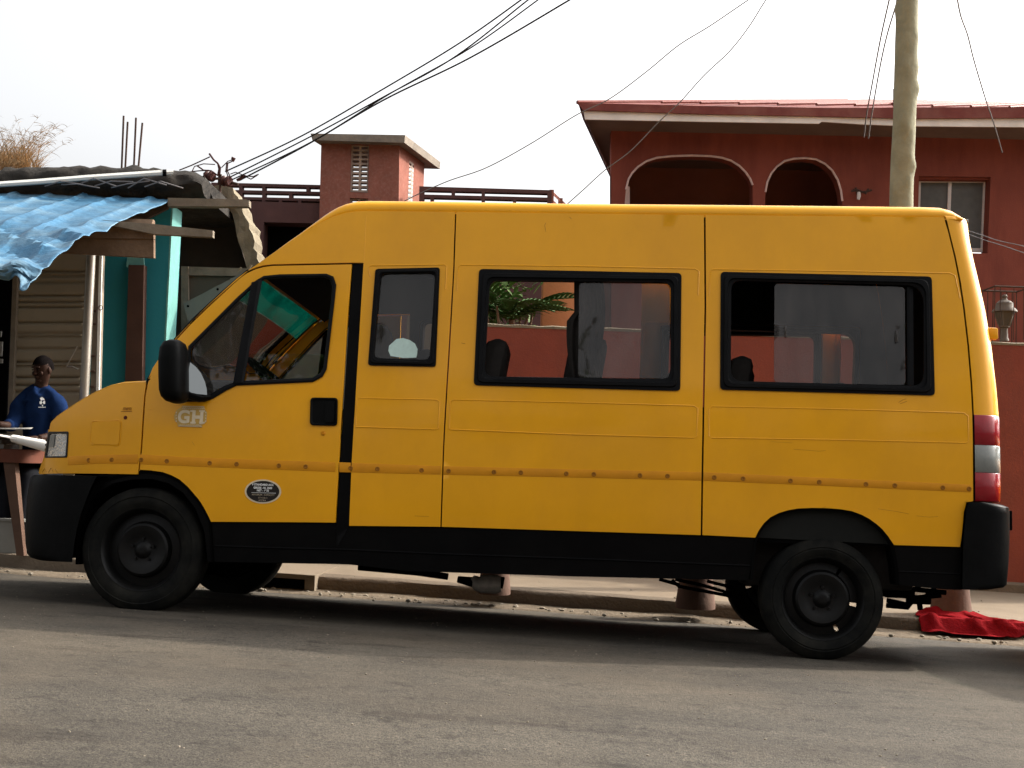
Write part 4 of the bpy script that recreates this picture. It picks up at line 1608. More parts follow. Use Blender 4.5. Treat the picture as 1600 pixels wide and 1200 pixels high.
add_grid(bm, [[Vector((x, WY + y, z + h + (0.010 * noise.noise((x * 6, h * 9, y * 5)) if h > 0 else 0))) for x, z in [(top[0][0] + (top[-1][0] - top[0][0]) * k / 160, top[0][1] + (top[-1][1] - top[0][1]) * k / 160) for k in range(161)]] for y, h in ((-0.006, -0.012), (-0.008, 0.010), (0.03, 0.020), (0.15, 0.020), (0.188, 0.010), (0.186, -0.012))])
obj('coping', bm, M['rubble'], o_wall)
bm = bmesh.new()
add_grid(bm, [[Vector((x, WY - 0.05 - d, zp(x, WY) + h)) for x, z in top] for d, h in ((0.03, -0.02), (0.02, 0.07), (-0.049, 0.09))])
obj('plinth', bm, M['kerb'], o_wall)

bm = bmesh.new()
rx = top[0][0]
add_box(bm, (rx - 0.32, WY - 0.02, zp(rx, WY) - 0.1), (rx + 0.02, WY + 0.34, top[0][1] + 0.35), 0.01)
obj('added_shade_pillar', bm, M['board'], o_wall)  # added to keep the sun off the boards left of the wall
bm = bmesh.new()
add_box(bm, (rx - 0.25, WY + 0.345, zp(rx, WY) - 0.1), (rx - 0.05, WY + 4.0, top[0][1] + 0.2), 0.01)
obj('added_shade_wall', bm, M['board'], o_wall)  # added return, blocks the sun from the fence and metal sheet
# lantern on the wall, in its cage
lx = at(1569, 535, WY + 0.09)
zt_ = lx.z + 0.012
lan = thing('wall_lantern', 'old grey lantern in a cage of bars on the red wall by the minibus tail', 'lantern', (lx.x, lx.y, zt_))
S = 11.4 / F
bm = bmesh.new()
add_lathe(bm, [(0.0001, 0), (0.045, 0), (0.04, 0.02), (0.034, 0.03), (0.032, 0.12), (0.05, 0.13), (0.05, 0.14), (0.0001, 0.14)], (lx.x, lx.y, zt_), 'Z', 10)
obj('base', bm, M['lantern'], lan, True)
bm = bmesh.new()
add_lathe(bm, [(0.0001, 0.135), (0.05, 0.14), (0.096, 0.268), (0.0001, 0.27)], (lx.x, lx.y, zt_), 'Z', 6)
obj('lantern_glass', bm, M['lantern_glass'], lan)
bm = bmesh.new()
add_lathe(bm, [(0.0001, 0.268), (0.115, 0.271), (0.112, 0.283), (0.082, 0.315), (0.076, 0.352), (0.05, 0.375), (0.028, 0.382), (0.02, 0.40), (0.027, 0.415), (0.018, 0.432), (0.0001, 0.436)], (lx.x, lx.y, zt_), 'Z', 12)
for k in range(6):
    a = 2 * math.pi * k / 6
    add_tube(bm, [Vector((lx.x + 0.051 * math.cos(a), lx.y + 0.051 * math.sin(a), zt_ + 0.135)), Vector((lx.x + 0.098 * math.cos(a), lx.y + 0.098 * math.sin(a), zt_ + 0.272))], 0.006, 5)
obj('cap', bm, M['lantern'], lan, True)
bm = bmesh.new()
for dx in (-0.145, -0.095, -0.045, 0.03, 0.085, 0.135, 0.175):
    for dy in ((-0.14, 0.16) if dx in (-0.145, 0.175) else (0.16,)):
        add_tube(bm, [Vector((lx.x + dx, lx.y + dy, zt_ - 0.01)), Vector((lx.x + dx, lx.y + dy, zt_ + 0.485))], 0.005, 5)
for dx in (-0.095, 0.03, 0.12):
    add_tube(bm, [Vector((lx.x + dx, lx.y - 0.14, zt_ + 0.0)), Vector((lx.x + dx, lx.y - 0.14, zt_ + 0.485))], 0.004, 5)
for dy in (-0.14, 0.16):
    add_tube(bm, [Vector((lx.x - 0.15, lx.y + dy, zt_ + 0.487)), Vector((lx.x + 0.18, lx.y + dy, zt_ + 0.487))], 0.010, 5)
for dx in (-0.145, 0.175):
    add_tube(bm, [Vector((lx.x + dx, lx.y - 0.14, zt_ + 0.487)), Vector((lx.x + dx, lx.y + 0.16, zt_ + 0.487))], 0.008, 5)
obj('cage', bm, M['rust'], lan)

# bollards and the red cloth ------------------------------------------------
bols = []
for (u, v, wpx, lab) in ((772, 926, 50, 'dusty pink tapered bollard seen under the middle of the minibus beside the silencer'), (1091, 949, 61, 'pink tapered concrete bollard left of the rear wheels'), (1497, 966, 64, 'pink tapered bollard with red cloth round its foot behind the rear bumper')):
    q = hit(u, v, zpave)
    r0 = wpx / 2 / F * q.y
    e = thing('bollard', lab, 'bollard', (q.x, q.y + r0, q.z), 'tapered bollards along the pavement edge')
    bm = bmesh.new()
    add_lathe(bm, [(r0 * 1.02, -0.02), (r0 * 1.02, 0.02), (r0, 0.03), (r0 * 0.90, 0.14), (r0 * 0.80, 0.27), (r0 * 0.76, 0.36)], (q.x, q.y + r0, q.z), 'Z', 28)
    obj('shaft', bm, M['bollard'], e, True)
    bm = bmesh.new()
    add_lathe(bm, [(r0 * 0.76, 0.36), (r0 * 0.84, 0.365), (r0 * 0.84, 0.39), (r0 * 0.7, 0.41), (r0 * 0.4, 0.425), (0.0001, 0.43)], (q.x, q.y + r0, q.z), 'Z', 28)
    obj('cap', bm, M['bollard'], e, True)
    bols.append((q, r0))
qb, rb = bols[2]
bm = bmesh.new()
rows = []
cl = [at(u, v, qb.y + rb) for u, v in ((1451, 966), (1480, 958), (1500, 960), (1530, 962), (1560, 974), (1610, 986))]
NU, NV = 96, 44
ac0 = ab(*hit(1454, 975, zpave)[:2])[0]
ac1 = ac0 + 0.80
for j in range(NV + 1):
    row = []
    t = j / NV
    for i in range(NU + 1):
        s = i / NU
        a = ac0 + (ac1 - ac0) * s + 0.05 * noise.noise((s * 6, t * 5, 1.0))
        f0 = -0.12 + 0.10 * max(0, (s - 0.55)) / 0.45 - 0.05 * max(0, 0.2 - s) * 5 * -1
        back = 0.32 - 0.22 * max(0, s - 0.45) / 0.55 - 0.22 * max(0, 0.12 - s) / 0.12
        b_ = KB + f0 + (back - f0) * t + 0.025 * noise.noise((s * 9, t * 4, 4.0))
        x, y = xy(a, b_)
        ground = zpave(a, b_) if b_ > KB else zroad(a, b_) + 0.03 + (KH - 0.03) * max(0, 1 - (KB - b_) / 0.07)
        fold = 0.034 * facet(s * 1.0, t * 0.6, 0.16, 3.0) + 0.018 * facet(s * 1.0, t * 0.6, 0.075, 8.0) - 0.016 + 0.004 * math.sin(s * 34 + t * 9 + 3 * noise.noise((s * 5, t * 5, 0)))
        edge = min(1, min(s, 1 - s) * 7, min(t, 1 - t) * 5 + 0.25)
        d = (Vector((x, y, 0)) - Vector((qb.x, qb.y + rb, 0))).length
        climb = 0.030 * max(0, 1 - max(0, d - rb) / 0.12) if d > rb * 0.98 else 0.03
        row.append(Vector((x, y, ground + 0.012 + max(0, 0.014 + fold) * edge + climb)))
    rows.append(row)
add_grid(bm, rows)
o = obj('red_cloth', bm, M['cloth'], None, True, 22)
md = o.modifiers.new('thick', 'SOLIDIFY')
md.thickness = 0.003
tag(o, 'crumpled red cloth lying over the kerb at the foot of the rear bollard', 'cloth')
bm = bmesh.new()
q = hit(1469, 987, zroad)
for k in range(5):
    pebble(q.x + random.uniform(-.01, .01), q.y - 0.02, q.z + 0.014 * k, 0.012)
o = obj('paper_scrap', bm, M['paper'])
tag(o, 'tiny white scrap of paper beside the red cloth', 'litter')

# ------------------------------------------------------------------ utility pole
PY = 10.7
bm = bmesh.new()
pp, pr = [], []
NP_ = 60
random.seed(5)
base = at(1402, 560, PY)
for k in range(NP_ + 1):
    v = 940 - (940 + 700) * k / NP_
    u = 1409 + (320 - v) * 9 / 320
    q = at(u, v, PY)
    pp.append(q)
    pr.append((18.3 - (320 - v) * 0.0042) / F * PY)
add_rows = []
knots = [(pp[37].z + 0.05 + 0.27 * k, random.uniform(0, 6.28), random.uniform(0.012, 0.022)) for k in range(-8, 14)] + [(at(1400, 262, PY).z, 5.6, 0.03), (at(1400, 140, PY).z, 5.9, 0.035), (at(1400, 105, PY).z, 4.4, 0.02), (at(1400, 190, PY).z, 4.4, 0.018), (at(1400, 285, PY).z, 5.0, 0.02)]
fine = []
for k in range(NP_ * 4 + 1):
    t = k / 4
    i = min(NP_ - 1, int(t))
    fine.append((pp[i].lerp(pp[i + 1], t - i), pr[i] * (1 - t + i) + pr[i + 1] * (t - i)))
for q, r_ in fine:
    row = []
    for j in range(28):
        a = 2 * math.pi * j / 28
        rr = r_ * (1 + 0.05 * noise.noise((math.cos(a) * 1.2, math.sin(a) * 1.2, q.z * 1.6)) + 0.02 * noise.noise((math.cos(a) * 4, math.sin(a) * 4, q.z * 5)))
        for kz, ka, kh in knots:
            da = abs((a - ka + math.pi) % (2 * math.pi) - math.pi)
            rr += kh * math.exp(-((q.z - kz) / 0.06) ** 2 - (da / 0.35) ** 2) * (0.75)
        sway = 0.012 * noise.noise((q.z * 0.9, 4.2, 0))
        row.append(q + Vector((rr * math.cos(a) + sway, rr * math.sin(a), 0)))
    add_rows.append(row)
add_grid(bm, add_rows, True)
zb = zp(pp[0].x, PY)
o = obj('utility_pole', bm, M['pole'], None, True, 60, origin=(pp[0].x, PY, zb))
tag(o, 'tall knotty pale wooden utility pole behind the minibus roof', 'utility pole')

# ------------------------------------------------------------------ overhead wires
def wire(pts, Y0, Y1, r, m, lab, group=None, n=10, name='overhead_cable'):
    P_ = []
    k = len(pts)
    for i, (u, v) in enumerate(pts):
        t = i / (k - 1)
        P_.append(at(u, v, Y0 + (Y1 - Y0) * t))
    # smooth it
    out = []
    for i in range(k - 1):
        p0, p1, p2, p3 = P_[max(0, i - 1)], P_[i], P_[i + 1], P_[min(k - 1, i + 2)]
        for j in range(n):
            t = j / n
            out.append(0.5 * ((2 * p1) + (p2 - p0) * t + (2 * p0 - 5 * p1 + 4 * p2 - p3) * t * t + (3 * p1 - p0 - 3 * p2 + p3) * t ** 3))
    out.append(P_[-1])
    bm = bmesh.new()
    add_tube(bm, out, r, 6)
    o = obj(name, bm, m)
    return tag(o, lab, 'cable', group)


IY = 11.6       # depth of the insulator cluster on the kiosk roof
G1 = 'thick cables rising from the kiosk roof'
wire([(352, 268), (472, 212), (604, 136), (720, 66), (818, -3), (900, -64)], IY, 9.5, 0.0066, M['wire'], 'uppermost thick black cable rising from the kiosk roof over the vent tower', G1)
wire([(357, 278), (486, 213), (600, 151), (712, 88), (830, -4), (900, -56)], IY, 9.6, 0.0064, M['wire'], 'second thick black cable crossing the uppermost one near the vent tower', G1)
wire([(362, 281), (486, 222), (610, 146), (735, 75), (843, -2), (920, -60)], IY, 9.7, 0.006, M['wire'], 'third black cable from below, ending between the other thick cables', G1)
wire([(374, 282), (480, 226), (600, 156), (735, 90), (893, -2), (985, -58)], IY, 9.4, 0.0072, M['wire'], 'lowest thick black cable ending rightmost of its bundle', G1)
wire([(625, 318), (650, 305), (700, 283), (760, 262), (830, 224), (900, 180), (953, 154), (1010, 112), (1060, 71), (1110, 40), (1172, -2), (1260, -60)], 12.5, 11, 0.0050, M['wire_grey'], 'long thin grey wire crossing from the vent tower to the top edge')
wire([(884, 321), (912, 296), (945, 266), (985, 236), (1030, 190), (1062, 160), (1100, 118), (1140, 80), (1170, 42), (1198, -2), (1240, -60)], 12.6, 11, 0.0050, M['wire_grey'], 'thin grey wire crossing in front of the red house roof corner')
wire([(1350, 214), (1354, 180), (1363, 130), (1376, 60), (1390, -3), (1402, -60)], 16, 11, 0.0082, M['wire_grey'], 'left of the pair of thin wires dropping beside the utility pole', 'pair of drop wires left of the pole')
wire([(1357, 216), (1362, 180), (1374, 110), (1386, 55), (1403, -3), (1415, -60)], 16, 11, 0.0082, M['wire_grey'], 'right of the pair of thin wires dropping beside the utility pole', 'pair of drop wires left of the pole')
wire([(1566, 238), (1552, 190), (1540, 155), (1522, 95), (1512, 55), (1500, 20), (1490, -40)], 16, 11, 0.0078, M['wire_grey'], 'single thin wire slanting down right of the utility pole')
wire([(1500, 357), (1530, 366), (1560, 376), (1600, 385), (1680, 408)], 13, 11, 0.0042, M['wire_grey'], 'upper of two fine wires running right from behind the minibus tail', 'fine wires across the red house')
wire([(1505, 363), (1535, 374), (1570, 385), (1600, 395), (1680, 420)], 13, 11, 0.0042, M['wire_grey'], 'lower of two fine wires running right from behind the minibus tail', 'fine wires across the red house')

# ------------------------------------------------------------------ red two-storey house
HY = 18.0
hz = zp(at(1200, 700, HY).x, HY)
house = thing('house', 'red two-storey house with arched veranda and maroon hipped roof behind the wall', 'house', (at(1250, 700, HY).x, HY, hz))
vb = 1010
def floor_v(u):
    return 905
arch1 = [(974, 430), (975, 330), (978, 296), (982, 280), (988, 270), (997, 260.5), (1010, 252), (1026, 246.5), (1050, 244), (1080, 243), (1110, 244), (1128, 246.5), (1142, 251), (1155, 259), (1165, 269), (1172, 279), (1176, 289), (1176.5, 330), (1176, 430)]
arch2 = [(1195, 430), (1195, 330), (1196, 300), (1199, 284), (1205, 271), (1214, 260), (1226, 251.5), (1240, 248), (1258, 247), (1275, 249), (1289, 256), (1300, 266), (1309, 281), (1314, 298), (1316, 314), (1316, 430)]
winr = [(1436, 275), (1548, 276.5), (1543, 396), (1433, 394)]
facade = [(955, 192), (1180, 199), (1400, 205), (1600, 209), (2000, 220), (2000, 960), (955, 905)]
obj('wall', slab_bm(facade, HY, 0.25, (arch1, arch2, winr), step=0.35), M['red_house'], house)
# side wall runs back, slightly splayed
bm = bmesh.new()
c0, c1 = at(955, 192, HY), at(955, 905, HY)
dv = Vector((0.19, 1, 0)) * 8
add_grid(bm, [[c0 + Vector((0, 0.25, 0)), c0 + dv], [c1 + Vector((0, 0.25, 0)), c1 + dv]])
obj('wall', bm, M['red_house'], house)
obj('wall', slab_bm([(880, 336), (955, 338), (955, 905), (880, 900)], HY + 0.3, 0.2), M['inner_house'], house)
# veranda behind the arches
bm = bmesh.new()
v0, v1 = at(956, 205, HY + 0.26), at(1425, 432, HY + 0.26)
x0_, x1_ = v0.x + 0.05, v1.x
add_grid(bm, [[Vector((x0_, HY + 0.26, v0.z)), Vector((x1_, HY + 0.26, v0.z))], [Vector((x0_ + 0.4, HY + 2.2, v0.z)), Vector((x1_, HY + 2.2, v0.z))], [Vector((x0_ + 0.4, HY + 2.2, v1.z)), Vector((x1_, HY + 2.2, v1.z))], [Vector((x0_, HY + 0.26, v1.z)), Vector((x1_, HY + 0.26, v1.z))]])
add_grid(bm, [[Vector((x1_, HY + 0.26, v0.z)), Vector((x1_, HY + 2.2, v0.z))], [Vector((x1_, HY + 0.26, v1.z)), Vector((x1_, HY + 2.2, v1.z))]])
add_grid(bm, [[Vector((x0_, HY + 0.26, v0.z)), Vector((x0_ + .4, HY + 2.2, v0.z))], [Vector((x0_, HY + 0.26, v1.z)), Vector((x0_ + .4, HY + 2.2, v1.z))]])
obj('veranda', bm, M['inner_house'], house)
for ar in (arch1, arch2):
    bm = bmesh.new()
    cut = ar[2:-1] if ar is arch2 else ar[2:-2]
    add_tube(bm, [at(u, v, HY - 0.006) for u, v in cut], 0.016, 6)
    obj('arch_edging', bm, M['arch_trim'], house, True)
bm = bmesh.new()
add_grid(bm, [[at(975.5, 288, HY + 0.02), at(975.5, 330, HY + 0.02)], [at(984, 292, HY + 0.24), at(984, 330, HY + 0.24)]])
obj('arch_reveal', bm, M['arch_trim'], house)
# window
wrec = HY + 0.2
o_w = obj('window', slab_bm([(1436, 277), (1545, 278), (1541, 394), (1433, 392)], wrec, 0.05, ([(1439, 284.5), (1482, 284.5), (1478.5, 386), (1436, 386)], [(1487, 284.5), (1537, 285), (1533, 388), (1483.5, 387)])), M['white_frame'], house)
obj('window_panes', slab_bm([(1436, 280), (1541, 281), (1536, 391), (1433, 389)], wrec + 0.03, 0.01), M['curtain'], o_w)
bm = bmesh.new()
p0, p1 = at(1436, 275, HY), at(1548, 276.5, HY)
obj('window_lintel', slab_bm([(1434, 272), (1549, 274), (1549, 281), (1434, 280)], HY + 0.06, 0.18), M['red_wall'], house)
# roof: fascia, gutter board, soffit, sheets
EY = HY - 0.8
bm = bmesh.new()
fas = slab_bm([(911, 171), (1100, 177.5), (1284, 181), (1420, 184.5), (1600, 182), (2000, 190), (2000, 211), (1600, 198.5), (1430, 197), (1396, 196), (1345, 194), (1284, 189.8), (1280, 193), (1100, 190), (914, 186.5)], EY, 0.03)
obj('fascia_board', fas, M['fascia'], house)
rb_ = slab_bm([(902, 160.5), (1100, 165.5), (1300, 168.5), (1600, 167), (2000, 176), (2000, 191), (1600, 184), (1420, 185), (1284, 181.6), (1100, 178), (911, 172)], EY - 0.05, 0.04)
obj('roof_edge', rb_, M['roof_red'], house)
bm = bmesh.new()
e0_, e1_ = at(913, 180, EY), at(2000, 203, EY)
dl = Vector((0.19, 1, 0))
add_grid(bm, [[e0_, e1_], [e0_ + dl * 10, e1_ + Vector((0, 10, 0))]])
obj('soffit', bm, M['soffit'], house)
bm = bmesh.new()
l0, l1 = at(903, 160.5, EY - 0.05), at(911, 187, EY - 0.05)
back = Vector((0.19, 1, 0)) * 9.5
add_grid(bm, [[l0, l0 + back], [l1, l1 + back]])
obj('roof_edge', bm, M['roof_red'], house)
bm = bmesh.new()
apex = at(1310, 157.5, EY + 3.2)
ra = at(2000, 167, EY + 3.2)
r0_, r1_ = at(902, 160.0, EY - 0.05), at(2000, 176, EY - 0.05)
N_ = 60
def roof_row(p, q, k0=0):
    return [p.lerp(q, k / N_) + Vector((0, 0, 0.018 * (1 if k % 3 == 0 else 0))) for k in range(N_ + 1)]
EDG = [(902, 161.5), (1100, 166.8), (1300, 170), (1600, 168.5), (2000, 178)]
row0 = []
for k in range(N_ + 1):
    u = 902 + (2000 - 902) * k / N_
    row0.append(at(u, lerp_y(EDG, u), EY - 0.03) + Vector((0, 0, 0.012 * (1 if k % 3 == 0 else 0))))
add_grid(bm, [row0, roof_row(apex, ra)])
add_grid(bm, [[r0_, apex], [r0_ + back, apex + Vector((0.6, 4, 0))]])
obj('roof', bm, M['roof_red'], house)
bm = bmesh.new()
for k in range(13):
    t = k / 12
    add_tube(bm, [r0_.lerp(r1_, 0.12 + 0.055 * k) + Vector((0, 0, 0.02)), apex.lerp(ra, 0.02 + 0.06 * k) + Vector((0, 0, 0.015))], 0.022, 5)
add_tube(bm, [r0_, apex], 0.03, 5)
obj('roof_ridges', bm, M['roof_red'], house)
bm = bmesh.new()
vp_ = at(1399, 170, EY + 0.8)
add_tube(bm, [vp_, at(1399, 139, EY + 0.8)], 0.035, 8)
obj('vent_pipe', bm, M['rust'], house)
# wire bracket on the facade
bm = bmesh.new()
for pl in ([(1330, 299), (1340, 297), (1350, 301), (1362, 297)], [(1333, 296), (1343, 301), (1356, 299)], [(1340, 304), (1337, 293)], [(1352, 303), (1357, 295)]):
    add_tube(bm, [at(u, v, HY - 0.12) for u, v in pl], 0.016, 5)
add_tube(bm, [at(1341, 300, HY - 0.12), at(1341, 300, HY)], 0.02, 5)
obj('wire_bracket', bm, M['rust'], house)
bm = bmesh.new()
add_tube(bm, [at(1342, 300, HY - 0.15), at(1342, 306, HY - 0.15), at(1341, 312, HY - 0.15)], [0.02, 0.03, 0.02], 8)
obj('bracket_insulator', bm, M['white_frame'], house)

# orange pier and plants behind the wall ---------------------------------------
OY = 13.2
ox0, ox1 = at(846, 500, OY).x, at(898, 500, OY).x
bm = bmesh.new()
zt2 = at(870, 330, OY).z
add_box(bm, (ox0, OY, zp(ox0, OY) - 0.05), (ox1, OY + 0.5, zt2), 0.02)
o = obj('gate_pier', bm, M['orange_wall'], None, True)
tag(o, 'square orange plastered pier behind the red wall, seen through the middle window', 'pier')
def leaf_blade(bm, p, d, up, L, w, droop, seg=5):
    rows = []
    d = d.normalized()
    sidev = d.cross(up).normalized()
    for k in range(seg + 1):
        t = k / seg
        c = p + d * (L * t) + Vector((0, 0, -droop * t * t * L))
        ww = w * math.sin(math.pi * min(1, 0.12 + 0.88 * t) ** 0.8) * 0.5 + 0.001
        rows.append([c - sidev * ww, c + Vector((0, 0, -ww * 0.25)), c + sidev * ww])
    add_grid(bm, rows)
def frond(bm, p, d, L, nl, lw, ll):
    d = d.normalized()
    for k in range(nl):
        t = (k + 1) / nl
        c = p + d * (L * t) + Vector((0, 0, -0.35 * L * t * t))
        sd = d.cross(Vector((0, 0, 1))).normalized()
        for s in (-1, 1):
            leaf_blade(bm, c, sd * s + d * 0.8 + Vector((0, 0, 0.15)), Vector((0, 0, 1)), ll * (0.45 + 0.6 * math.sin(math.pi * t)), lw, 0.4, 3)
    add_tube(bm, [p + d * (L * t) + Vector((0, 0, -0.35 * L * t * t)) for t in (0, .33, .66, 1)], 0.008, 4)
random.seed(21)
for i, (u, v, nm, lab, mm) in enumerate(((800, 500, 'palm_shrub', 'palm shrub with drooping fronds behind the red wall, seen through the middle window', 'leaf'), (770, 508, 'leafy_shrub', 'light green bush at the left end of the red wall, seen through the middle window', 'leaf_light'), (745, 470, 'leafy_shrub', 'dark green bush rising behind the palm, seen through the middle window', 'leaf'))):
    q = at(u, v, 12.2 + 0.5 * i)
    gz = zp(q.x, q.y)
    e = thing(nm, lab, 'shrub', (q.x, q.y, gz), 'garden shrubs behind the red wall')
    bm = bmesh.new()
    add_tube(bm, [Vector((q.x, q.y, gz - 0.02)), Vector((q.x + 0.03, q.y, gz + 1.0)), Vector((q.x, q.y, q.z))], [0.06, 0.045, 0.03], 7)
    for k in range(5):
        a = random.uniform(0, 6.28)
        add_tube(bm, [Vector((q.x, q.y, gz + 1.2)), Vector((q.x + 0.4 * math.cos(a), q.y + 0.3 * math.sin(a), q.z + 0.1))], [0.03, 0.012], 5)
    obj('trunk', bm, M['wood'], e)
    bm = bmesh.new()
    if i == 0:
        for k in range(13):
            a = k * 2.4
            frond(bm, Vector((q.x, q.y, q.z)), Vector((math.cos(a), math.sin(a) * 0.8, random.uniform(0.35, 1.0))), random.uniform(0.6, 0.85), 13, 0.045, 0.30)
    else:
        for k in range(420):
            a, r_, h = random.uniform(0, 6.28), random.uniform(0, 0.55) ** 0.7, random.uniform(-0.25, 0.75)
            c = Vector((q.x + r_ * math.cos(a) * 0.75, q.y + r_ * math.sin(a) * 0.55, q.z + h))
            leaf_blade(bm, c, Vector((random.uniform(-1, 1), random.uniform(-1, 0.6), random.uniform(-0.4, 0.9))), Vector((random.uniform(-.4, .4), random.uniform(-.4, .4), 1)), random.uniform(0.10, 0.2), random.uniform(0.03, 0.06), 0.4, 3)
    obj('crown', bm, M[mm], e, True)

# ------------------------------------------------------------------ maroon building with vent tower
TY = 16.0
tz = zp(at(500, 700, TY).x, TY)
tb = thing('vent_tower_building', 'maroon flat-roofed building with louvred stair tower and pierced roof parapet', 'building', (at(560, 700, TY).x, TY, tz))
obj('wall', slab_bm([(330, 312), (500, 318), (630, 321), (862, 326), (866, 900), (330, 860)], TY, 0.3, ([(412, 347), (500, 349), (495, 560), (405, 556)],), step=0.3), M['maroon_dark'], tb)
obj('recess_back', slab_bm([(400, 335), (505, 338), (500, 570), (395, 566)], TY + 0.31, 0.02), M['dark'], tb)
bm = bmesh.new()
w0, w1 = at(864, 326, TY + 0.3), at(866, 900, TY + 0.3)
dd = Vector((0.2, 1, 0)) * 5
add_grid(bm, [[w0, w0 + dd], [w1, w1 + dd]])
r00 = at(330, 312, TY + 0.3)
add_grid(bm, [[r00, w0], [r00 + Vector((0, 5, 0)), w0 + dd]])
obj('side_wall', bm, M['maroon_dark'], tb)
# tower
hs = []
for c0_, c1_ in ((551.5, 561.5), (565, 574.5)):
    for k in range(11):
        v = 229 + k * 7.1
        if k == 10:
            continue
        hs.append([(c0_ - k * 0.18, v), (c1_ - k * 0.18, v + 0.2), (c1_ - k * 0.18, v + 4.3), (c0_ - k * 0.18, v + 4.1)])
    for k in range(4):
        v = 312 + k * 7.1
        hs.append([(c0_ - 2, v), (c1_ - 2, v + 0.2), (c1_ - 2, v + 4.3), (c0_ - 2, v + 4.1)])
tower_open = [(548.5, 225.5), (576.8, 226.5), (575, 301), (546.5, 300)]
tower_open2 = [(546.5, 309), (575, 310), (574, 345), (545.5, 344)]
obj('tower_wall', slab_bm([(502, 221), (624, 225), (622, 420), (497, 415)], TY - 0.15, 0.15, (tower_open, tower_open2), step=0.3), M['maroon'], tb)
bm = slab_bm([(549, 226), (576.3, 227), (574.5, 300.5), (547, 299.5)], TY - 0.10, 0.10, [h for h in hs if h[0][1] < 300])
slab_bm([(547, 309.5), (574.5, 310.5), (573.6, 344.5), (546, 343.5)], TY - 0.10, 0.10, [h for h in hs if h[0][1] > 300], bm)
o_scr = obj('vent_screen', bm, M['block'], tb)
sk_ = Vector((0.27, 1.0, 0))
t0, t1 = at(624, 225, TY - 0.15), at(622, 420, TY - 0.15)
# right hand face: find the length that brings its far edge to u = 662
Ls = 0.3
while proj(t0 + sk_ * Ls)[0] < 663 and Ls < 6:
    Ls += 0.02
print('tower depth', Ls, proj(t0 + sk_ * Ls))
bm = bmesh.new()
def tface(s0, s1, z0, z1, push=0.0):
    nrm = Vector((1, -0.27, 0)).normalized() * push
    p = [t0 + sk_ * (Ls * s) for s in (s0, s1)]
    return [[Vector((q.x, q.y, z0)) + nrm for q in p], [Vector((q.x, q.y, z1)) + nrm for q in p]]
zt0, zt1 = t0.z, t1.z
vz0, vz1 = zt0 - 0.12, zt0 - 1.6
add_grid(bm, tface(0, 0.40, zt0, zt1))
add_grid(bm, tface(0.58, 1.0, zt0, zt1))
add_grid(bm, tface(0.40, 0.58, zt0, vz0))
add_grid(bm, tface(0.40, 0.58, vz1, zt1))
obj('tower_wall', bm, M['maroon'], tb)
bm = bmesh.new()
for k in range(27):
    z = vz0 - k * 0.057
    for s0, s1 in ((0.40, 0.485), (0.495, 0.58)):
        p = [t0 + sk_ * (Ls * s) for s in (s0, s1)]
        add_grid(bm, [[Vector((p[0].x, p[0].y, z)), Vector((p[1].x, p[1].y, z))], [Vector((p[0].x, p[0].y, z - 0.024)), Vector((p[1].x, p[1].y, z - 0.024))]])
        add_grid(bm, [[Vector((p[0].x, p[0].y, z)), Vector((p[1].x, p[1].y, z))], [Vector((p[0].x - .1, p[0].y + .03, z)), Vector((p[1].x - .1, p[1].y + .03, z))]])
p = [t0 + sk_ * (Ls * s) for s in (0.47, 0.51)]
add_grid(bm, [[Vector((q.x + 0.006, q.y, vz0)) for q in p], [Vector((q.x + 0.006, q.y, vz1)) for q in p]])
obj('vent_screen', bm, M['block'], tb)
bm = bmesh.new()
lw0 = at(502, 221, TY - 0.15)
add_grid(bm, [[lw0 + Vector((0, .15, 0)), lw0 + sk_ * Ls], [Vector((lw0.x, lw0.y + .15, zt1)), Vector(((lw0 + sk_ * Ls).x, (lw0 + sk_ * Ls).y, zt1))]])
obj('tower_wall', bm, M['maroon'], tb)
# roof slab of the tower
bm = bmesh.new()
s0_, s1_ = at(485, 208.5, TY - 0.38), at(633, 211, TY - 0.38)
g0, g1 = at(488, 219, TY - 0.38), at(632, 223, TY - 0.38)
h0, h1 = at(503, 223.5, TY - 0.16), at(624, 227, TY - 0.16)
dS = sk_ * (Ls + 0.42)
lo_ = [h0, h1, h1 + sk_ * Ls, h0 + sk_ * Ls]
mi_ = [g0, g1, g1 + dS, g0 + dS]
hi_ = [s0_, s1_, s1_ + dS, s0_ + dS]
add_grid(bm, [lo_, mi_, hi_], True)
bm.faces.new([bm.verts.new(p) for p in hi_])
bm.faces.new([bm.verts.new(p) for p in lo_])
obj('tower_roof_slab', bm, M['slab'], tb)
# pierced parapets
def pier_holes(u0, u1, v0, sl, rowsdef, h=6.6, gap=11.6):
    out = []
    for r_, cuts in enumerate(rowsdef):
        us = [u0] + cuts + [u1]
        for a, b_ in zip(us, us[1:]):
            va = v0 + r_ * gap
            f = lambda u: va + (u - 365) * sl
            out.append([(a + 2.6, f(a + 2.6)), (b_ - 2.6, f(b_ - 2.6)), (b_ - 2.6, f(b_ - 2.6) + h), (a + 2.6, f(a + 2.6) + h)])
    return out
hl_ = pier_holes(330, 502, 290.5, 0.021, [[376, 412, 481], [376, 412, 454], [376, 412, 438, 468]], 6.2, 10.6)
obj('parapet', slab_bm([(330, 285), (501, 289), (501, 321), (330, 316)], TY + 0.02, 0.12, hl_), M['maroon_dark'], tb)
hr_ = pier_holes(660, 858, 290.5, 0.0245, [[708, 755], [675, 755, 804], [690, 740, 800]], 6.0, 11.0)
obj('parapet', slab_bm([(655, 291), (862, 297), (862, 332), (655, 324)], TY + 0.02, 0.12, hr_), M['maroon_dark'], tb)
bm = bmesh.new()
q0 = at(862, 297, TY + 0.08)
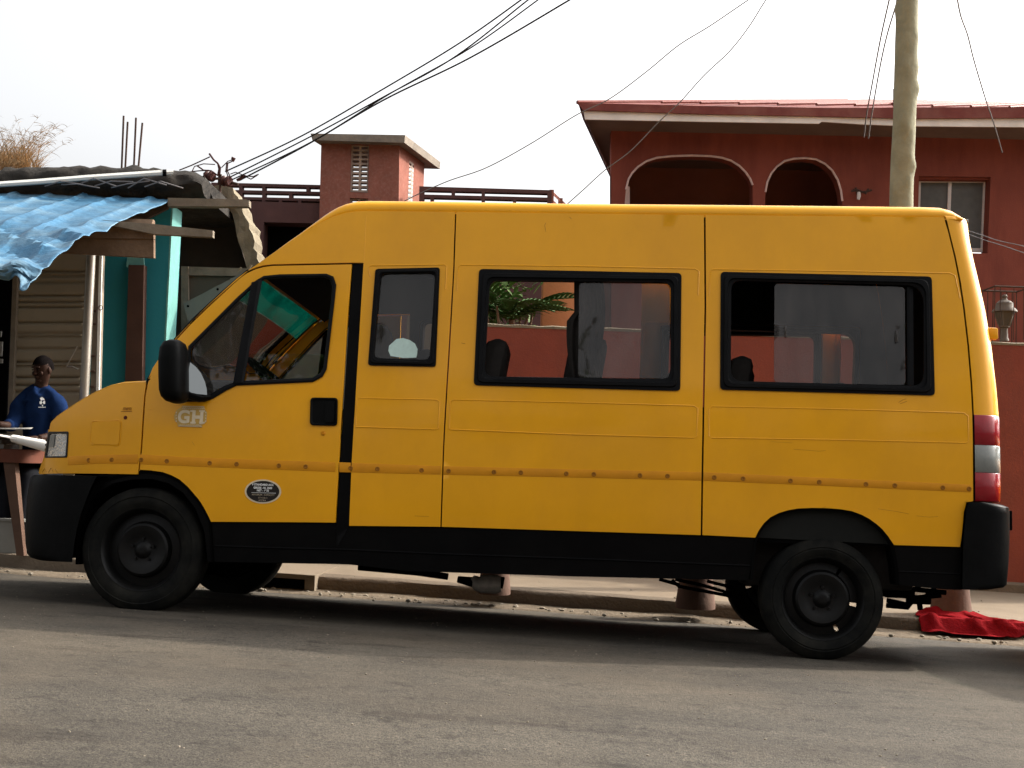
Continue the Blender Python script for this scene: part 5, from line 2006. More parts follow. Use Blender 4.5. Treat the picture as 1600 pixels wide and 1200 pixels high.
for dz, hh in ((0, 0.05), (-0.11, 0.05), (-0.22, 0.06)):
    a_ = q0 + Vector((0, 0, dz))
    add_grid(bm, [[a_, a_ + sk_ * 5], [a_ - Vector((0, 0, hh)), a_ + sk_ * 5 - Vector((0, 0, hh))]])
for k in range(10):
    a_ = q0 + sk_ * (0.5 * k)
    add_box(bm, a_ - Vector((0.03, 0.03, 0.3)), a_ + Vector((0.03, 0.03, 0)))
obj('parapet', bm, M['maroon'], tb)
# ------------------------------------------------------------------ teal kiosk shop on the left
KY = 10.6
kz = zp(at(100, 800, KY).x, KY)
shop = thing('kiosk_shop', 'teal painted roadside shop with a cream corrugated shutter and rough board eaves', 'shop', (at(140, 800, KY).x, KY, kz))
def vground(u, Y):
    """image row where the pavement lies at depth Y below pixel column u"""
    p = at(u, 700, Y)
    return proj(Vector((p.x, Y, zp(p.x, Y))))[1]
# cream shutter with rolled ribs
bm = bmesh.new()
us = [26, 50, 80, 110, 138]
vs_ = [392 + 2.0 * k for k in range(230)]
rows = []
for v in vs_:
    d = 0.0
    for c in (424, 431, 441, 462, 472, 480, 504, 521, 527, 545, 566, 573, 590, 602, 613, 640, 655, 670, 690, 720, 740, 760):
        d += 0.030 * math.exp(-((v - c) / 1.8) ** 2)
    rows.append([at(u - (v - 400) * 0.055, v, KY - 0.30 + d) for u in us])
add_grid(bm, rows)
obj('shutter', bm, M['cream'], shop, True, 80)
obj('shutter_frame', slab_bm([(21, 400), (28, 400), (11, 860), (4, 860)], KY - 0.34, 0.06), M['wood_grey'], shop)
bm = slab_bm([(148, 396), (159, 396), (147.5, 860), (133, 860)], KY - 0.36, 0.08)
obj('door_post', bm, M['wood_grey'], shop)
obj('post_edge', slab_bm([(155, 396), (159.5, 396), (148.5, 860), (144, 860)], KY - 0.38, 0.02), M['gutter'], shop)
bm = bmesh.new()
for v in (486, 506, 556, 580, 604):
    q = at(150 - (v - 400) * 0.03, v, KY - 0.385)
    add_box(bm, q - Vector((0.028, 0.01, 0.008)), q + Vector((0.02, 0.01, 0.008)), 0.003)
q = at(157, 481, KY - 0.4)
add_tube(bm, [q + Vector((0.018 * math.cos(a), 0, 0.018 * math.sin(a))) for a in [k * 0.6283 for k in range(10)]], 0.004, 5, True)
obj('hinges', bm, M['rust'], shop)
bm = bmesh.new()
q0, q1, q2 = at(121, 541, KY - 0.42), at(104, 573, KY - 0.42), at(122, 577, KY - 0.42)
add_tube(bm, [q0, q1], 0.005, 5)
add_tube(bm, [q1, q1.lerp(q2, .5) + Vector((0, 0, .01)), q2], [0.007, 0.010, 0.008], 5)
obj('latch_stay', bm, M['steel'], shop)
# black panel stands for the interior's shade at far left, goods before it
obj('opening_shade', slab_bm([(-420, 395), (21, 398), (4, 780), (-420, 780)], KY - 0.10, 0.05), M['dark'], shop)
bm = bmesh.new()
for (u0, v0, u1, v1) in ((-14, 518, 3, 526), (-12, 534, 5, 556), (-12, 561, 5, 567), (-30, 470, -18, 520), (-60, 540, -25, 560)):
    add_box(bm, at(u0, v1, KY - 0.13), at(u1, v0, KY - 0.12))
obj('goods', bm, M['paper_grey'], shop)
obj('lower_wall', slab_bm([(-420, 770), (10, 770), (8, 850), (-420, 850)], KY - 0.16, 0.06), M['cream'], shop)
# teal wall as a solid block: its right end faces the sun
tl, tr = at(150, 300, KY + 0.30), at(271, 300, KY + 0.30)
bm = bmesh.new()
zt3 = at(200, 318, KY + 0.3).z
add_box(bm, (tl.x - 0.1, KY + 0.30, kz - 0.15), (tr.x, KY + 0.62, zt3), 0.004)
obj('teal_wall', bm, M['teal'], shop)
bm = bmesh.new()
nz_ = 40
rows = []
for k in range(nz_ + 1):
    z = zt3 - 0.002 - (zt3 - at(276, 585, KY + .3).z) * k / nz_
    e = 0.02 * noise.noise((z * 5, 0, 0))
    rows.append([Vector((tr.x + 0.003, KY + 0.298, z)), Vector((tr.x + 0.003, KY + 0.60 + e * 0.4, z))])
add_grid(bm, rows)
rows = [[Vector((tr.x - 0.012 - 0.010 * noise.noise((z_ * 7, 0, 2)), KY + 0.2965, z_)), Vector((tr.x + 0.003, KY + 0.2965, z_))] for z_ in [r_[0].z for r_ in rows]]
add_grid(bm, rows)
obj('sunlit_end_tint', bm, M['teal_pale'], shop)  # paler teal paints the sunlight onto the wall's right end
obj('brown_door', slab_bm([(201, 414), (225, 414), (219, 760), (190, 760)], KY + 0.20, 0.09), M['brown_door'], shop)
bm = slab_bm([(199, 402), (224, 401.5), (225, 414), (203, 415), (202, 411), (199.5, 418), (197, 416)], KY + 0.26, 0.03)
obj('painted_sign', bm, M['teal_pale'], shop)
# chrome-like pole
bm = bmesh.new()
pa, pb_ = at(142.5, 396, KY - 0.55), at(121, 830, KY - 0.55)
pb_.z = zp(pb_.x, pb_.y) - 0.02
add_tube(bm, [pa, pb_], 0.037, 16)
obj('support_pole', bm, M['steel'], shop, True)
# eaves boards
def plank(name, pts, Y, th, m, par=shop):
    return obj(name, slab_bm(pts, Y, th), m, par)
plank('eaves_board', [(110, 344), (240, 353.5), (240, 373), (96, 371.5)], KY - 0.95, 0.05, M['wood'])
plank('eaves_board', [(96, 372.5), (240, 374), (240, 402.5), (80, 394)], KY - 0.93, 0.05, M['wood'])
plank('eaves_plank', [(158, 343.5), (240, 350), (332.5, 360), (332, 370.5), (240, 365.5), (165, 350)], KY - 1.02, 0.06, M['wood_grey'])
plank('eaves_plank', [(262, 309), (384, 311.5), (389, 313), (389, 322.5), (262, 322)], KY + 0.10, 0.09, M['wood_grey'])
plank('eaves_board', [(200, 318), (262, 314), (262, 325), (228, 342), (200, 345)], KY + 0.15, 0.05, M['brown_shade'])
# beam the awning rests on
bm = bmesh.new()
add_tube(bm, [at(-420, 332, KY - 0.6), at(240, 352, KY - 0.6)], 0.05, 6)
obj('beam', bm, M['wood'], shop)
# heavy dark roof edge with rough outline
bm = bmesh.new()
rows = []
NX = 90
for i in range(NX + 1):
    u = -420 + (322 + 420) * i / NX
    n1 = noise.noise((u * 0.03, 0.0, 1.0))
    tv = 262 + 4 * n1 + (5 if u < 5 else 0) + (u > 95) * -2 + max(0, u - 200) * 0.07
    bv = 309 + max(0, (u - 150)) * 0.02
    if u > 290:
        k = (u - 290) / 32
        tv += 14 * k * k
        bv -= 4 * k
    Y = KY + 0.35
    row = []
    for j in range(9):
        t = j / 8
        q = at(u, tv + (bv - tv) * t, Y)
        bulge = 0.16 * math.sin(math.pi * min(1, t * 1.0)) + 0.05 * noise.noise((u * 0.05, t * 4, 3))
        row.append(Vector((q.x, Y - bulge, q.z + 0.025 * noise.noise((u * .06, t * 5, 8)))))
    q = at(u, tv, Y)
    row = [Vector((q.x, Y + 1.5, q.z - 0.02)), Vector((q.x, Y + 0.6, q.z + 0.01 + 0.03 * noise.noise((u * .09, 2, 2))))] + row
    q = at(u, bv, Y)
    row.append(Vector((q.x, Y + 1.5, q.z)))
    rows.append(row)
add_grid(bm, rows)
bm.faces.new([bm.verts.new(p) for p in rows[-1]])
obj('roof_edge', bm, M['mud'], shop, True, 60)
# white trim bar with a black band
bm = bmesh.new()
rows = []
T0 = [(-420, 306), (0, 283.5), (60, 279.5), (140, 273), (200, 269), (252, 265.5), (271, 264.5)]
for (u, v) in T0:
    rows.append([at(u, v, KY + 0.12), at(u, v + 3.5, KY + 0.07), at(u, v + 7.5, KY + 0.075), at(u, v + 9.0, KY + 0.12)])
add_grid(bm, rows, True)
obj('roof_trim', bm, M['gutter'], shop, True, 30)
bm = bmesh.new()
add_grid(bm, [[at(u, v, KY + y_) for v, y_ in ((264.6, 0.115), (268.5, 0.062), (273.5, 0.066), (275.5, 0.115))] for u in (254, 260)])
obj('trim_band', bm, M['dark'], shop)
bm = bmesh.new()
random.seed(9)
for k in range(7):
    u = 70 + 26 * k
    add_tube(bm, [at(u, 291 - 3 * math.sin(k), KY + 0.10), at(u + 25, 283 + 5 * math.sin(k * 2.1), KY + 0.06), at(u + 60, 288 + 6 * math.sin(k * 1.3), KY + 0.10)], 0.006, 5)
obj('loose_wires', bm, M['wire_grey'], shop)

# blue tarpaulin over a ribbed awning -------------------------------------------
bm = bmesh.new()
BK_Y, FR_Y = KY + 0.25, KY - 2.35
bk_pts = [(-420, 318), (0, 313), (110, 309), (200, 309.5), (271, 311.5)]
fr_pts = [(-420, 386), (-60, 392), (0, 392), (32, 396), (62, 398), (150, 377)]
edge_back, edge_front = at(271, 311.5, BK_Y), None
xr = edge_back.x
rows = []
NU, NV = 170, 44
fl = at(10, 392, FR_Y)
zb0, zf0 = edge_back.z, fl.z
xl = at(-420, 318, BK_Y).x - 0.5
for j in range(NV + 1):
    t = j / NV
    row = []
    for i in range(NU + 1):
        s = i / NU
        x = xl + (xr - xl) * s
        y = BK_Y + (FR_Y - BK_Y) * t
        z = zb0 + (zf0 - zb0) * t
        # ribs run down the slope
        rib = 0.022 * max(0, math.sin(x * 2 * math.pi / 0.30)) ** 3 * (1 - 0.5 * t)
        k_ = max(0, min(1, (t - 0.45) / 0.4))
        wr = 0.010 * noise.noise((x * 2.0, y * 1.2, 0)) + 0.010 * facet(x, y, 0.13, 2.0) + k_ * (0.075 * facet(x, y, 0.26, 5.0) + 0.035 * facet(x, y, 0.12, 6.0) - 0.05)
        x2 = x + (0.05 * noise.noise((0, y * 3, 5)) if i == NU else 0) - 0.10 * t * s
        row.append(Vector((x2, y, z + rib + wr)))
    rows.append(row)
# hanging skirt over the front edge, bunched
last = rows[-1]
for j in range(1, 11):
    t = j / 10
    row = []
    for i, p in enumerate(last):
        s = i / NU
        length = 0.10 + 0.10 * noise.noise((p.x * 1.4, 0, 6)) + 0.10 * max(0, 1 - abs(s - 0.985) / 0.03)
        fold = 0.14 * (facet(p.x, t * 0.4, 0.17, 7.0) - 0.5) + 0.06 * (facet(p.x, t * 0.4, 0.08, 9.0) - 0.5)
        row.append(Vector((p.x + 0.04 * t * math.sin(p.x * 9), p.y - 0.05 * math.sin(t * 1.7) + fold * t - 0.02, p.z - length * t - 0.02 * t)))
    rows.append(row)
add_grid(bm, rows)
o = obj('tarpaulin_awning', bm, M['tarp'], None, True, 16)
md = o.modifiers.new('thick', 'SOLIDIFY')
md.thickness = 0.004
tag(o, 'crumpled blue tarpaulin over the ribbed awning of the teal shop', 'awning')

# insulators on the roof corner
ins = at(352, 272, IY)
bm0 = bmesh.new()
rack = thing('insulator_rack', 'two dark red spool insulators with wire tails at the roof corner of the shop', 'insulator', (ins.x, ins.y, at(345, 292, IY).z))
for (u, v, r_) in ((327.5, 275.5, 8.6), (354, 283, 8.6)):
    q = at(u, v, IY)
    bm = bmesh.new()
    rr = r_ / F * IY
    ax = Vector((0.85, -0.5, -0.15)).normalized()
    pr_ = [(0.0, -1.0), (0.75, -1.0), (1.0, -0.75), (1.0, -0.45), (0.6, -0.2), (0.6, 0.2), (1.0, 0.45), (1.0, 0.75), (0.75, 1.0), (0.0, 1.0)]
    u1_ = ax.cross(Vector((0, 0, 1))).normalized(); u2_ = ax.cross(u1_)
    add_grid(bm, [[q + ax * (h * rr * 0.9) + (u1_ * math.cos(a) + u2_ * math.sin(a)) * max(0.0005, r0 * rr) for a in [2 * math.pi * j / 20 for j in range(20)]] for r0, h in pr_], True)
    obj('spool', bm, M['insulator'], rack, True)
bm = bmesh.new()
add_tube(bm, [at(318, 281, IY), at(340, 279, IY), at(372, 288, IY)], 0.013, 6)
add_box(bm, at(340, 288, IY), at(346, 272, IY) + Vector((0, 0.03, 0)))
add_tube(bm, [at(344, 288, IY), at(343, 312, IY + 0.03)], 0.012, 6)
obj('bracket', bm, M['rust'], rack)
bm = bmesh.new()
for pl, rr in (([(280, 266), (300, 258), (328, 245)], .006), ([(327, 240), (334, 250), (340, 255), (344, 262), (343, 272)], .010), ([(340, 255), (342, 264), (340, 275)], .007), ([(363, 252), (366, 248), (362, 247)], .016), ([(363, 252), (354, 256), (353, 266), (357, 278)], .006), ([(356, 254), (355, 266), (361, 279)], .006), ([(300, 268), (304, 260), (318, 256), (336, 257)], .005), ([(308, 259), (318, 266), (330, 267), (340, 274)], .008), ([(285, 270), (310, 267), (326, 266)], .006), ([(370, 282), (380, 276), (384, 275)], .014), ([(384, 275), (396, 276), (402, 273)], .006), ([(384, 276), (392, 280), (400, 275), (404, 272)], .006), ([(346, 262), (356, 252), (362, 250)], .005), ([(360, 272), (368, 269), (384, 275)], .005), ([(318, 270), (319, 275), (312, 277), (296, 276)], .005)):
    add_tube(bm, [at(u, v, IY - 0.03) for u, v in pl], rr, 6)
obj('wire_tails', bm, M['insulator'], rack)

# ruined masonry end and boards between the shop and the van ---------------------
RY = 11.9
ru = thing('ruined_wall', 'broken rubble wall end with dark hollow under it beside the teal shop', 'ruin', (at(340, 700, RY).x, RY, zp(at(340, 700, RY).x, RY)))
bm = slab_bm([(322, 296), (333, 291), (345, 288), (352, 290), (362, 294), (365, 303), (371, 309), (378, 320), (380, 332), (384, 340), (391, 349), (390, 358), (394, 366), (397, 376), (395, 386), (401, 393), (401, 404), (405, 412), (415, 440), (425, 900), (398, 900), (385, 418), (373, 380), (362, 335), (355, 322), (322, 322)], RY, 0.45, step=0.06)
for v in bm.verts:
    v.co += Vector((0.02 * noise.noise(v.co * 6), 0.05 * noise.noise(v.co * 5 + Vector((3, 1, 2))), 0.015 * noise.noise(v.co * 7)))
obj('masonry', bm, M['rubble'], ru)
obj('hollow', slab_bm([(265, 300), (350, 300), (392, 440), (410, 640), (265, 640)], RY + 0.40, 0.05), M['brown_shade'], ru)  # dark brown sheet paints the shade inside the hollow
bm = slab_bm([(262, 282), (272, 276), (300, 272), (318, 276), (322, 288), (330, 310), (262, 312)], KY + 0.5, 0.35, step=0.08)
for v in bm.verts:
    v.co += Vector((0.02 * noise.noise(v.co * 5), 0.08 * noise.noise(v.co * 4), 0.02 * noise.noise(v.co * 6)))
obj('concrete_stub', bm, M['mud'], ru)
bh = thing('board_fence', 'beige and grey board fence panels standing left of the minibus windscreen', 'fence', (at(330, 700, RY - 0.3).x, RY - 0.3, zp(at(330, 700, RY - 0.3).x, RY - 0.3)))
obj('boards', slab_bm([(284, 416), (560, 424), (560, 880), (284, 862)], RY - 0.25, 0.03, step=0.3), M['board'], bh)
bm = slab_bm([(283, 416), (294, 416.5), (293, 862), (283, 862)], RY - 0.30, 0.05)
slab_bm([(294.5, 417), (560, 425), (560, 434), (294.5, 430)], RY - 0.29, 0.03, bm=bm)
slab_bm([(360, 434), (366, 434), (366, 860), (360, 860)], RY - 0.28, 0.03, bm=bm)
slab_bm([(440, 434), (446, 434), (446, 860), (440, 860)], RY - 0.28, 0.03, bm=bm)
obj('battens', bm, M['wood_grey'], bh)
bm = slab_bm([(281.5, 472), (386, 416), (560, 400), (560, 700), (300, 700), (292, 508)], RY - 0.62, 0.012)
def tilt(c):
    return Vector((c.x, c.y + (c.z - 1.2) * 0.10 , c.z))
bend(bm, tilt)
o = obj('metal_sheet', bm, M['sheet'])
tag(o, 'grey metal sheet leaning tilted against the board fence behind the windscreen', 'metal sheet')
bm = bmesh.new()
for (u, v) in ((289, 476), (335, 449), (379, 424)):
    q = tilt(at(u, v, RY - 0.625))
    add_lathe(bm, [(0.0001, 0), (0.012, 0), (0.012, 0.008)], q, 'Y', 8)
obj('nail_holes', bm, M['dark'], o)
bm = bmesh.new()
add_tube(bm, [at(386, 424, RY - 0.7), at(392, 413, RY - 0.7)], [0.012, 0.02], 6)
add_tube(bm, [at(371, 424, RY - 0.7), at(377, 418, RY - 0.7)], [0.006, 0.01], 6)
obj('wood_stubs', bm, M['rubble'], bh)

# rebar rods on the roof, each one
GR = 'bare reinforcing rods above the shop roof'
for (u0, v0, u1, lab) in ((193.2, 181, 190, 'leftmost and tallest bare steel rod standing above the shop roof'), (199.5, 190.5, 195.6, 'second rod from the left above the shop roof, shorter than its neighbour'), (212.5, 184, 209, 'third rod from the left above the shop roof, tall and thin'), (222.5, 192, 216, 'rightmost and most slanted rod above the shop roof')):
    bm = bmesh.new()
    add_tube(bm, [at(u0, v0, KY + 1.1), at(u1, 265, KY + 1.1), at(u1 - 2, 300, KY + 1.1)], 0.0095, 6)
    tag(obj('steel_rod', bm, M['rust']), lab, 'steel rod', GR)

# dry grass tuft on the roof
random.seed(31)
gq = at(40, 262, KY + 0.9)
bm = bmesh.new()
def blade(p, d, L, w, droop):
    rows = []
    d = d.normalized()
    s = d.cross(Vector((0.3, 1, 0.2))).normalized()
    for k in range(6):
        t = k / 5
        c = p + d * (L * t) + Vector((0.10 * L * t * t * (1 if d.x > 0 else -1), 0, -droop * L * t ** 2.5))
        rows.append([c - s * w * (1 - t * 0.9), c + s * w * (1 - t * 0.9)])
    add_grid(bm, rows)
for k in range(620):
    u = random.gauss(14, 25)
    if u > 62:
        continue
    p = at(u, 264, KY + 0.9 + random.uniform(-0.3, 0.3))
    p.z = gq.z - 0.03
    L = random.uniform(0.15, 0.46) * (1.0 if u < 45 else 0.7)
    blade(p, Vector((random.gauss(0.10, 0.42), random.gauss(0, 0.3), 1)), L, random.uniform(0.0022, 0.0045), random.uniform(0.0, 0.5))
for k in range(34):
    u = random.uniform(-10, 62)
    p = at(u, 262, KY + 0.9)
    p.z = gq.z
    a = Vector((random.uniform(-0.5, 0.9), random.uniform(-.2, .2), 1)).normalized()
    L = random.uniform(0.42, 0.72)
    dr = random.choice((0.12, 0.2, 0.55))
    blade(p, a, L, 0.003, dr)
    for j in range(7):
        t = random.uniform(0.4, 0.95)
        blade(p + a * (L * t) + Vector((0.1 * L * t * t * (1 if a.x > 0 else -1), 0, -dr * L * t ** 2.5)), Vector((random.uniform(-1, 1), random.uniform(-.4, .4), random.uniform(-0.2, 1))), random.uniform(0.04, 0.12), 0.0025, 0.4)
o = obj('dry_grass_tuft', bm, M['grass'])
tag(o, 'bushy tuft of straw-coloured dry grass growing on the shop roof', 'grass tuft')

# ------------------------------------------------------------------ table, papers, person
TBY = 9.35
tq = at(0, 706, TBY)
tgz = zp(tq.x, TBY)
ztop = at(20, 702, TBY).z
tabl = thing('table', 'worn red-brown wooden table left of the minibus nose carrying newspapers', 'table', (tq.x - 0.5, TBY + 0.3, tgz))
xr_ = at(46, 705, TBY).x
bm = bmesh.new()
rows = []
def tloop(z, g=0.0):
    out = []
    for cx_, cy_, a_0 in ((xr_ - 0.10, TBY + 0.10, -90), (xr_ - 0.10, TBY + 0.52, 0), (xr_ - 1.5, TBY + 0.52, 90), (xr_ - 1.5, TBY + 0.10, 180)):
        for k in range(5):
            a = R(a_0 + 22.5 * k)
            out.append(Vector((cx_ + (0.10 + g) * math.cos(a), cy_ + (0.10 + g) * math.sin(a), z)))
    return out
add_grid(bm, [tloop(ztop - 0.10, -0.01), tloop(ztop - 0.10, 0), tloop(ztop - 0.006, 0), tloop(ztop, -0.008)], True)
bm.faces.new([bm.verts.new(p) for p in tloop(ztop, -0.008)])
bm.faces.new([bm.verts.new(p) for p in tloop(ztop - 0.10, -0.01)])
obj('tabletop', bm, M['table'], tabl, True, 40)
for (ua, ub, dy) in ((17, 36, 0.06), (24, 30, 0.56), (-260, -275, 0.10), (-262, -270, 0.50)):
    bm = bmesh.new()
    p0, p1 = at(ua, 722, TBY + dy), at(ub, 830, TBY + dy)
    p0.z = ztop - 0.09
    p1.z = zp(p1.x, p1.y)
    b2 = bmesh.new()
    rows = [[p + Vector((sx * w, sy * w, 0)) for sx, sy in ((-1, -1), (1, -1), (1, 1), (-1, 1))] for p, w in ((p0, 0.042), (p1, 0.028))]
    add_grid(bm, rows, True)
    obj('leg', bm, M['table_leg'], tabl)
def sheet_of_paper(name, pts, lift, m, lab, cat='newspaper', grp='papers on the table'):
    """four corner points in 3-D, bent along its length"""
    bm = bmesh.new()
    p00, p10, p11, p01 = pts
    rows = []
    for j in range(9):
        t = j / 8
        row = []
        for i in range(15):
            s = i / 14
            p = p00.lerp(p10, s).lerp(p01.lerp(p11, s), t)
            row.append(p + Vector((0, 0, lift(s, t))))
        rows.append(row)
    add_grid(bm, rows)
    bmesh.ops.recalc_face_normals(bm, faces=bm.faces)
    o = obj(name, bm, m, None, True, 70)
    md = o.modifiers.new('thick', 'SOLIDIFY')
    md.thickness = 0.006
    return tag(o, lab, cat, grp)
z0 = ztop
def tp(u, y, z):
    q = at(u, 700, y)
    return Vector((q.x, y, z))
sheet_of_paper('newspaper', [tp(-90, TBY - 0.02, z0 + 0.115), tp(66, TBY - 0.06, z0 + 0.030), tp(84, TBY + 0.36, z0 + 0.05), tp(-70, TBY + 0.38, z0 + 0.12)], lambda s, t: 0.03 * math.sin(s * 3.1) + 0.008 * math.sin(t * 9), M['paper'], 'lower white newspaper sheet drooping over the table end')
bm = bmesh.new()
c0_, c1_ = at(20, 685, TBY + 0.02), at(84, 700, TBY - 0.08)
tt = (c1_ - c0_)
prs = []
for k in range(9):
    t = k / 8
    prs.append((c0_ + tt * t, 0.028 + 0.020 * t))
for dz, sc2 in ((0, 1.0), (0.004, 0.6)):
    rows = []
    for p, r_ in prs:
        rows.append([p + Vector((0.0, math.cos(a) * r_ * 1.8 * sc2, math.sin(a) * r_ * sc2 + dz)) for a in [2 * math.pi * j / 16 + 0.4 for j in range(15)]])
    add_grid(bm, rows)
o = obj('rolled_newspaper', bm, M['paper'], None, True, 60)
tag(o, 'white rolled newspaper pointing at the minibus headlight', 'newspaper', 'papers on the table')
sheet_of_paper('newspaper', [tp(-120, TBY + 0.10, z0 + 0.235), tp(46, TBY + 0.08, z0 + 0.150), tp(50, TBY + 0.40, z0 + 0.165), tp(-100, TBY + 0.45, z0 + 0.24)], lambda s, t: -0.035 * math.sin(s * 3.1) + 0.012 * s, M['paper_grey'], 'open printed newspaper held on the table before the person')
bm = bmesh.new()
for k, (u0, u1, h0, h1, dy) in enumerate(((-120, 30, 0.0, 0.035, 0.12), (-110, 26, 0.036, 0.07, 0.15), (-115, 20, 0.071, 0.11, 0.14))):
    add_box(bm, tp(u0, TBY + dy, z0 + h0 + 0.001), tp(u1, TBY + dy + 0.30, z0 + h1), 0.004)
o = obj('newspaper_stack', bm, M['paper_grey'])
tag(o, 'dark stack of folded newspapers lying on the table under the white sheets', 'newspaper stack', None)

# pale carton and scraps on the pavement
CY = 9.5
cq = at(0, 826, CY)
bm = bmesh.new()
xa, xb_ = at(-60, 800, CY).x, at(32, 800, CY).x
gz = zp(xb_, CY)
add_box(bm, (xa, CY, gz), (xb_, CY + 0.4, gz + 0.26), 0.006)
add_box(bm, (xa, CY - 0.012, gz + 0.24), (xb_ + 0.04, CY + 0.41, gz + 0.262), 0.003)
tag(obj('carton', bm, M['carton']), 'pale grey carton under the table at the left edge', 'carton')
for (u0, v0, u1, v1, lab, mm) in ((-30, 832, 40, 838, 'crumpled grey paper sheet on the pavement beneath the carton', 'paper_grey'), (14, 838, 60, 834, 'small white paper scrap on the pavement beside the bumper', 'paper')):
    a_, c_ = hit(u0, v0, zpave), hit(u1, v1, zpave)
    d_ = Vector((0.05, 0.22, 0.012))
    sheet_of_paper('paper_sheet', [a_ + Vector((0, -.1, 0.01)), c_ + Vector((0, -.1, 0.02)), c_ + d_, a_ + d_], lambda s, t: 0.02 * abs(math.sin(s * 7)) + 0.015 * abs(math.sin(t * 5 + s * 3)), M[mm], lab, 'paper', 'papers on the pavement')

# person at the table -----------------------------------------------------------
QY = 9.85
def q_(u, v, dy=0.0):
    return at(u, v, QY + dy)
hip = q_(62, 742, 0.02)
gzp = zp(hip.x, QY)
person = thing('person', 'seated person in a blue long-sleeved shirt with white chest print reading newspapers', 'person', (hip.x, QY, gzp))
hd = q_(66, 577, -0.05)
nodes = [(hip, (0.15, 0.12)), (q_(61, 700), (0.118, 0.100)), (q_(61, 655), (0.114, 0.098)), (q_(61, 626), (0.118, 0.092)), (q_(63, 609), (0.062, 0.060)), (q_(65, 599, -0.02), 0.050),
         (q_(66.5, 590, -0.04), (0.060, 0.066)), (hd, (0.074, 0.086)), (q_(67, 568, -0.04), (0.072, 0.086)), (q_(67.5, 561.5, -0.03), (0.046, 0.058)),
         # his right arm (left in the picture)
         (q_(39, 613), 0.068), (q_(30, 628, -0.02), 0.056), (q_(25, 650, -0.06), 0.047), (q_(21, 664, -0.12), 0.042), (q_(10, 665, -0.26), 0.034), (q_(-6, 662, -0.33), 0.026),
         # his left arm
         (q_(84, 615), 0.068), (q_(92, 629, -0.02), 0.057), (q_(97, 652, -0.06), 0.050), (q_(94, 674, -0.12), 0.044), (q_(72, 684, -0.30), 0.036), (q_(58, 684, -0.38), 0.027),
         # legs under the table
         (q_(52, 745, -0.05), 0.090), (q_(14, 742, -0.20), 0.072), (q_(8, 790, -0.22), 0.052), (q_(8, 836, -0.20), 0.040), (q_(0, 842, -0.30), 0.034),
         (q_(72, 747, -0.05), 0.090), (q_(38, 745, -0.24), 0.072), (q_(33, 792, -0.24), 0.052), (q_(33, 838, -0.22), 0.040), (q_(26, 844, -0.32), 0.034)]
edges = [(0, 1), (1, 2), (2, 3), (3, 4), (4, 5), (5, 6), (6, 7), (7, 8), (8, 9), (4, 10), (3, 10), (10, 11), (11, 12), (12, 13), (13, 14), (14, 15), (4, 16), (3, 16), (16, 17), (17, 18), (18, 19), (19, 20), (20, 21), (0, 22), (22, 23), (23, 24), (24, 25), (25, 26), (0, 27), (27, 28), (28, 29), (29, 30), (30, 31)]
for i in (25, 30):
    nodes[i][0].z = zp(nodes[i][0].x, nodes[i][0].y) + 0.06
    nodes[i + 1][0].z = zp(nodes[i + 1][0].x, nodes[i + 1][0].y) + 0.035
slim = {0: .85, 1: .78, 2: .76, 3: .74, 10: .72, 11: .74, 12: .78, 13: .85, 16: .72, 17: .74, 18: .78, 19: .85}
bnodes = [(n_[0], (tuple(k_ * slim.get(i, 1) for k_ in n_[1]) if isinstance(n_[1], tuple) else n_[1] * slim.get(i, 1))) for i, n_ in enumerate(nodes)]
body = skin_mesh(bnodes, edges, 2, 0.010, 6)
fdir = Vector((-0.42, -0.86, -0.28)).normalized()      # where the face looks: down to the paper
fx = fdir.cross(Vector((0, 0, 1))).normalized()
fz = fx.cross(fdir).normalized()
def face_pt(a, b_, c):
    return hd + fx * a + fz * b_ + fdir * c
def blob(bm, c, rx, ry, rz, seg=10):
    b = bmesh.new()
    bmesh.ops.create_uvsphere(b, u_segments=seg, v_segments=seg, radius=1)
    for v in b.verts:
        v.co = c + fx * (v.co.x * rx) + fdir * (v.co.y * ry) + fz * (v.co.z * rz)
    for f in b.faces:
        f.smooth = True
    join(bm, b)
blob(body, face_pt(0, -0.018, 0.076), 0.015, 0.016, 0.013)
blob(body, face_pt(0, 0.004, 0.070), 0.009, 0.014, 0.026)
blob(body, face_pt(0, -0.046, 0.066), 0.024, 0.013, 0.0065)
blob(body, face_pt(0, -0.055, 0.064), 0.021, 0.013, 0.0065)
blob(body, face_pt(0, -0.078, 0.050), 0.028, 0.022, 0.018)
blob(body, face_pt(0, 0.030, 0.062), 0.046, 0.016, 0.009)
for s in (-1, 1):
    blob(body, face_pt(s * 0.074, -0.010, -0.004), 0.008, 0.017, 0.028)
    blob(body, face_pt(s * 0.032, -0.022, 0.054), 0.024, 0.016, 0.020)
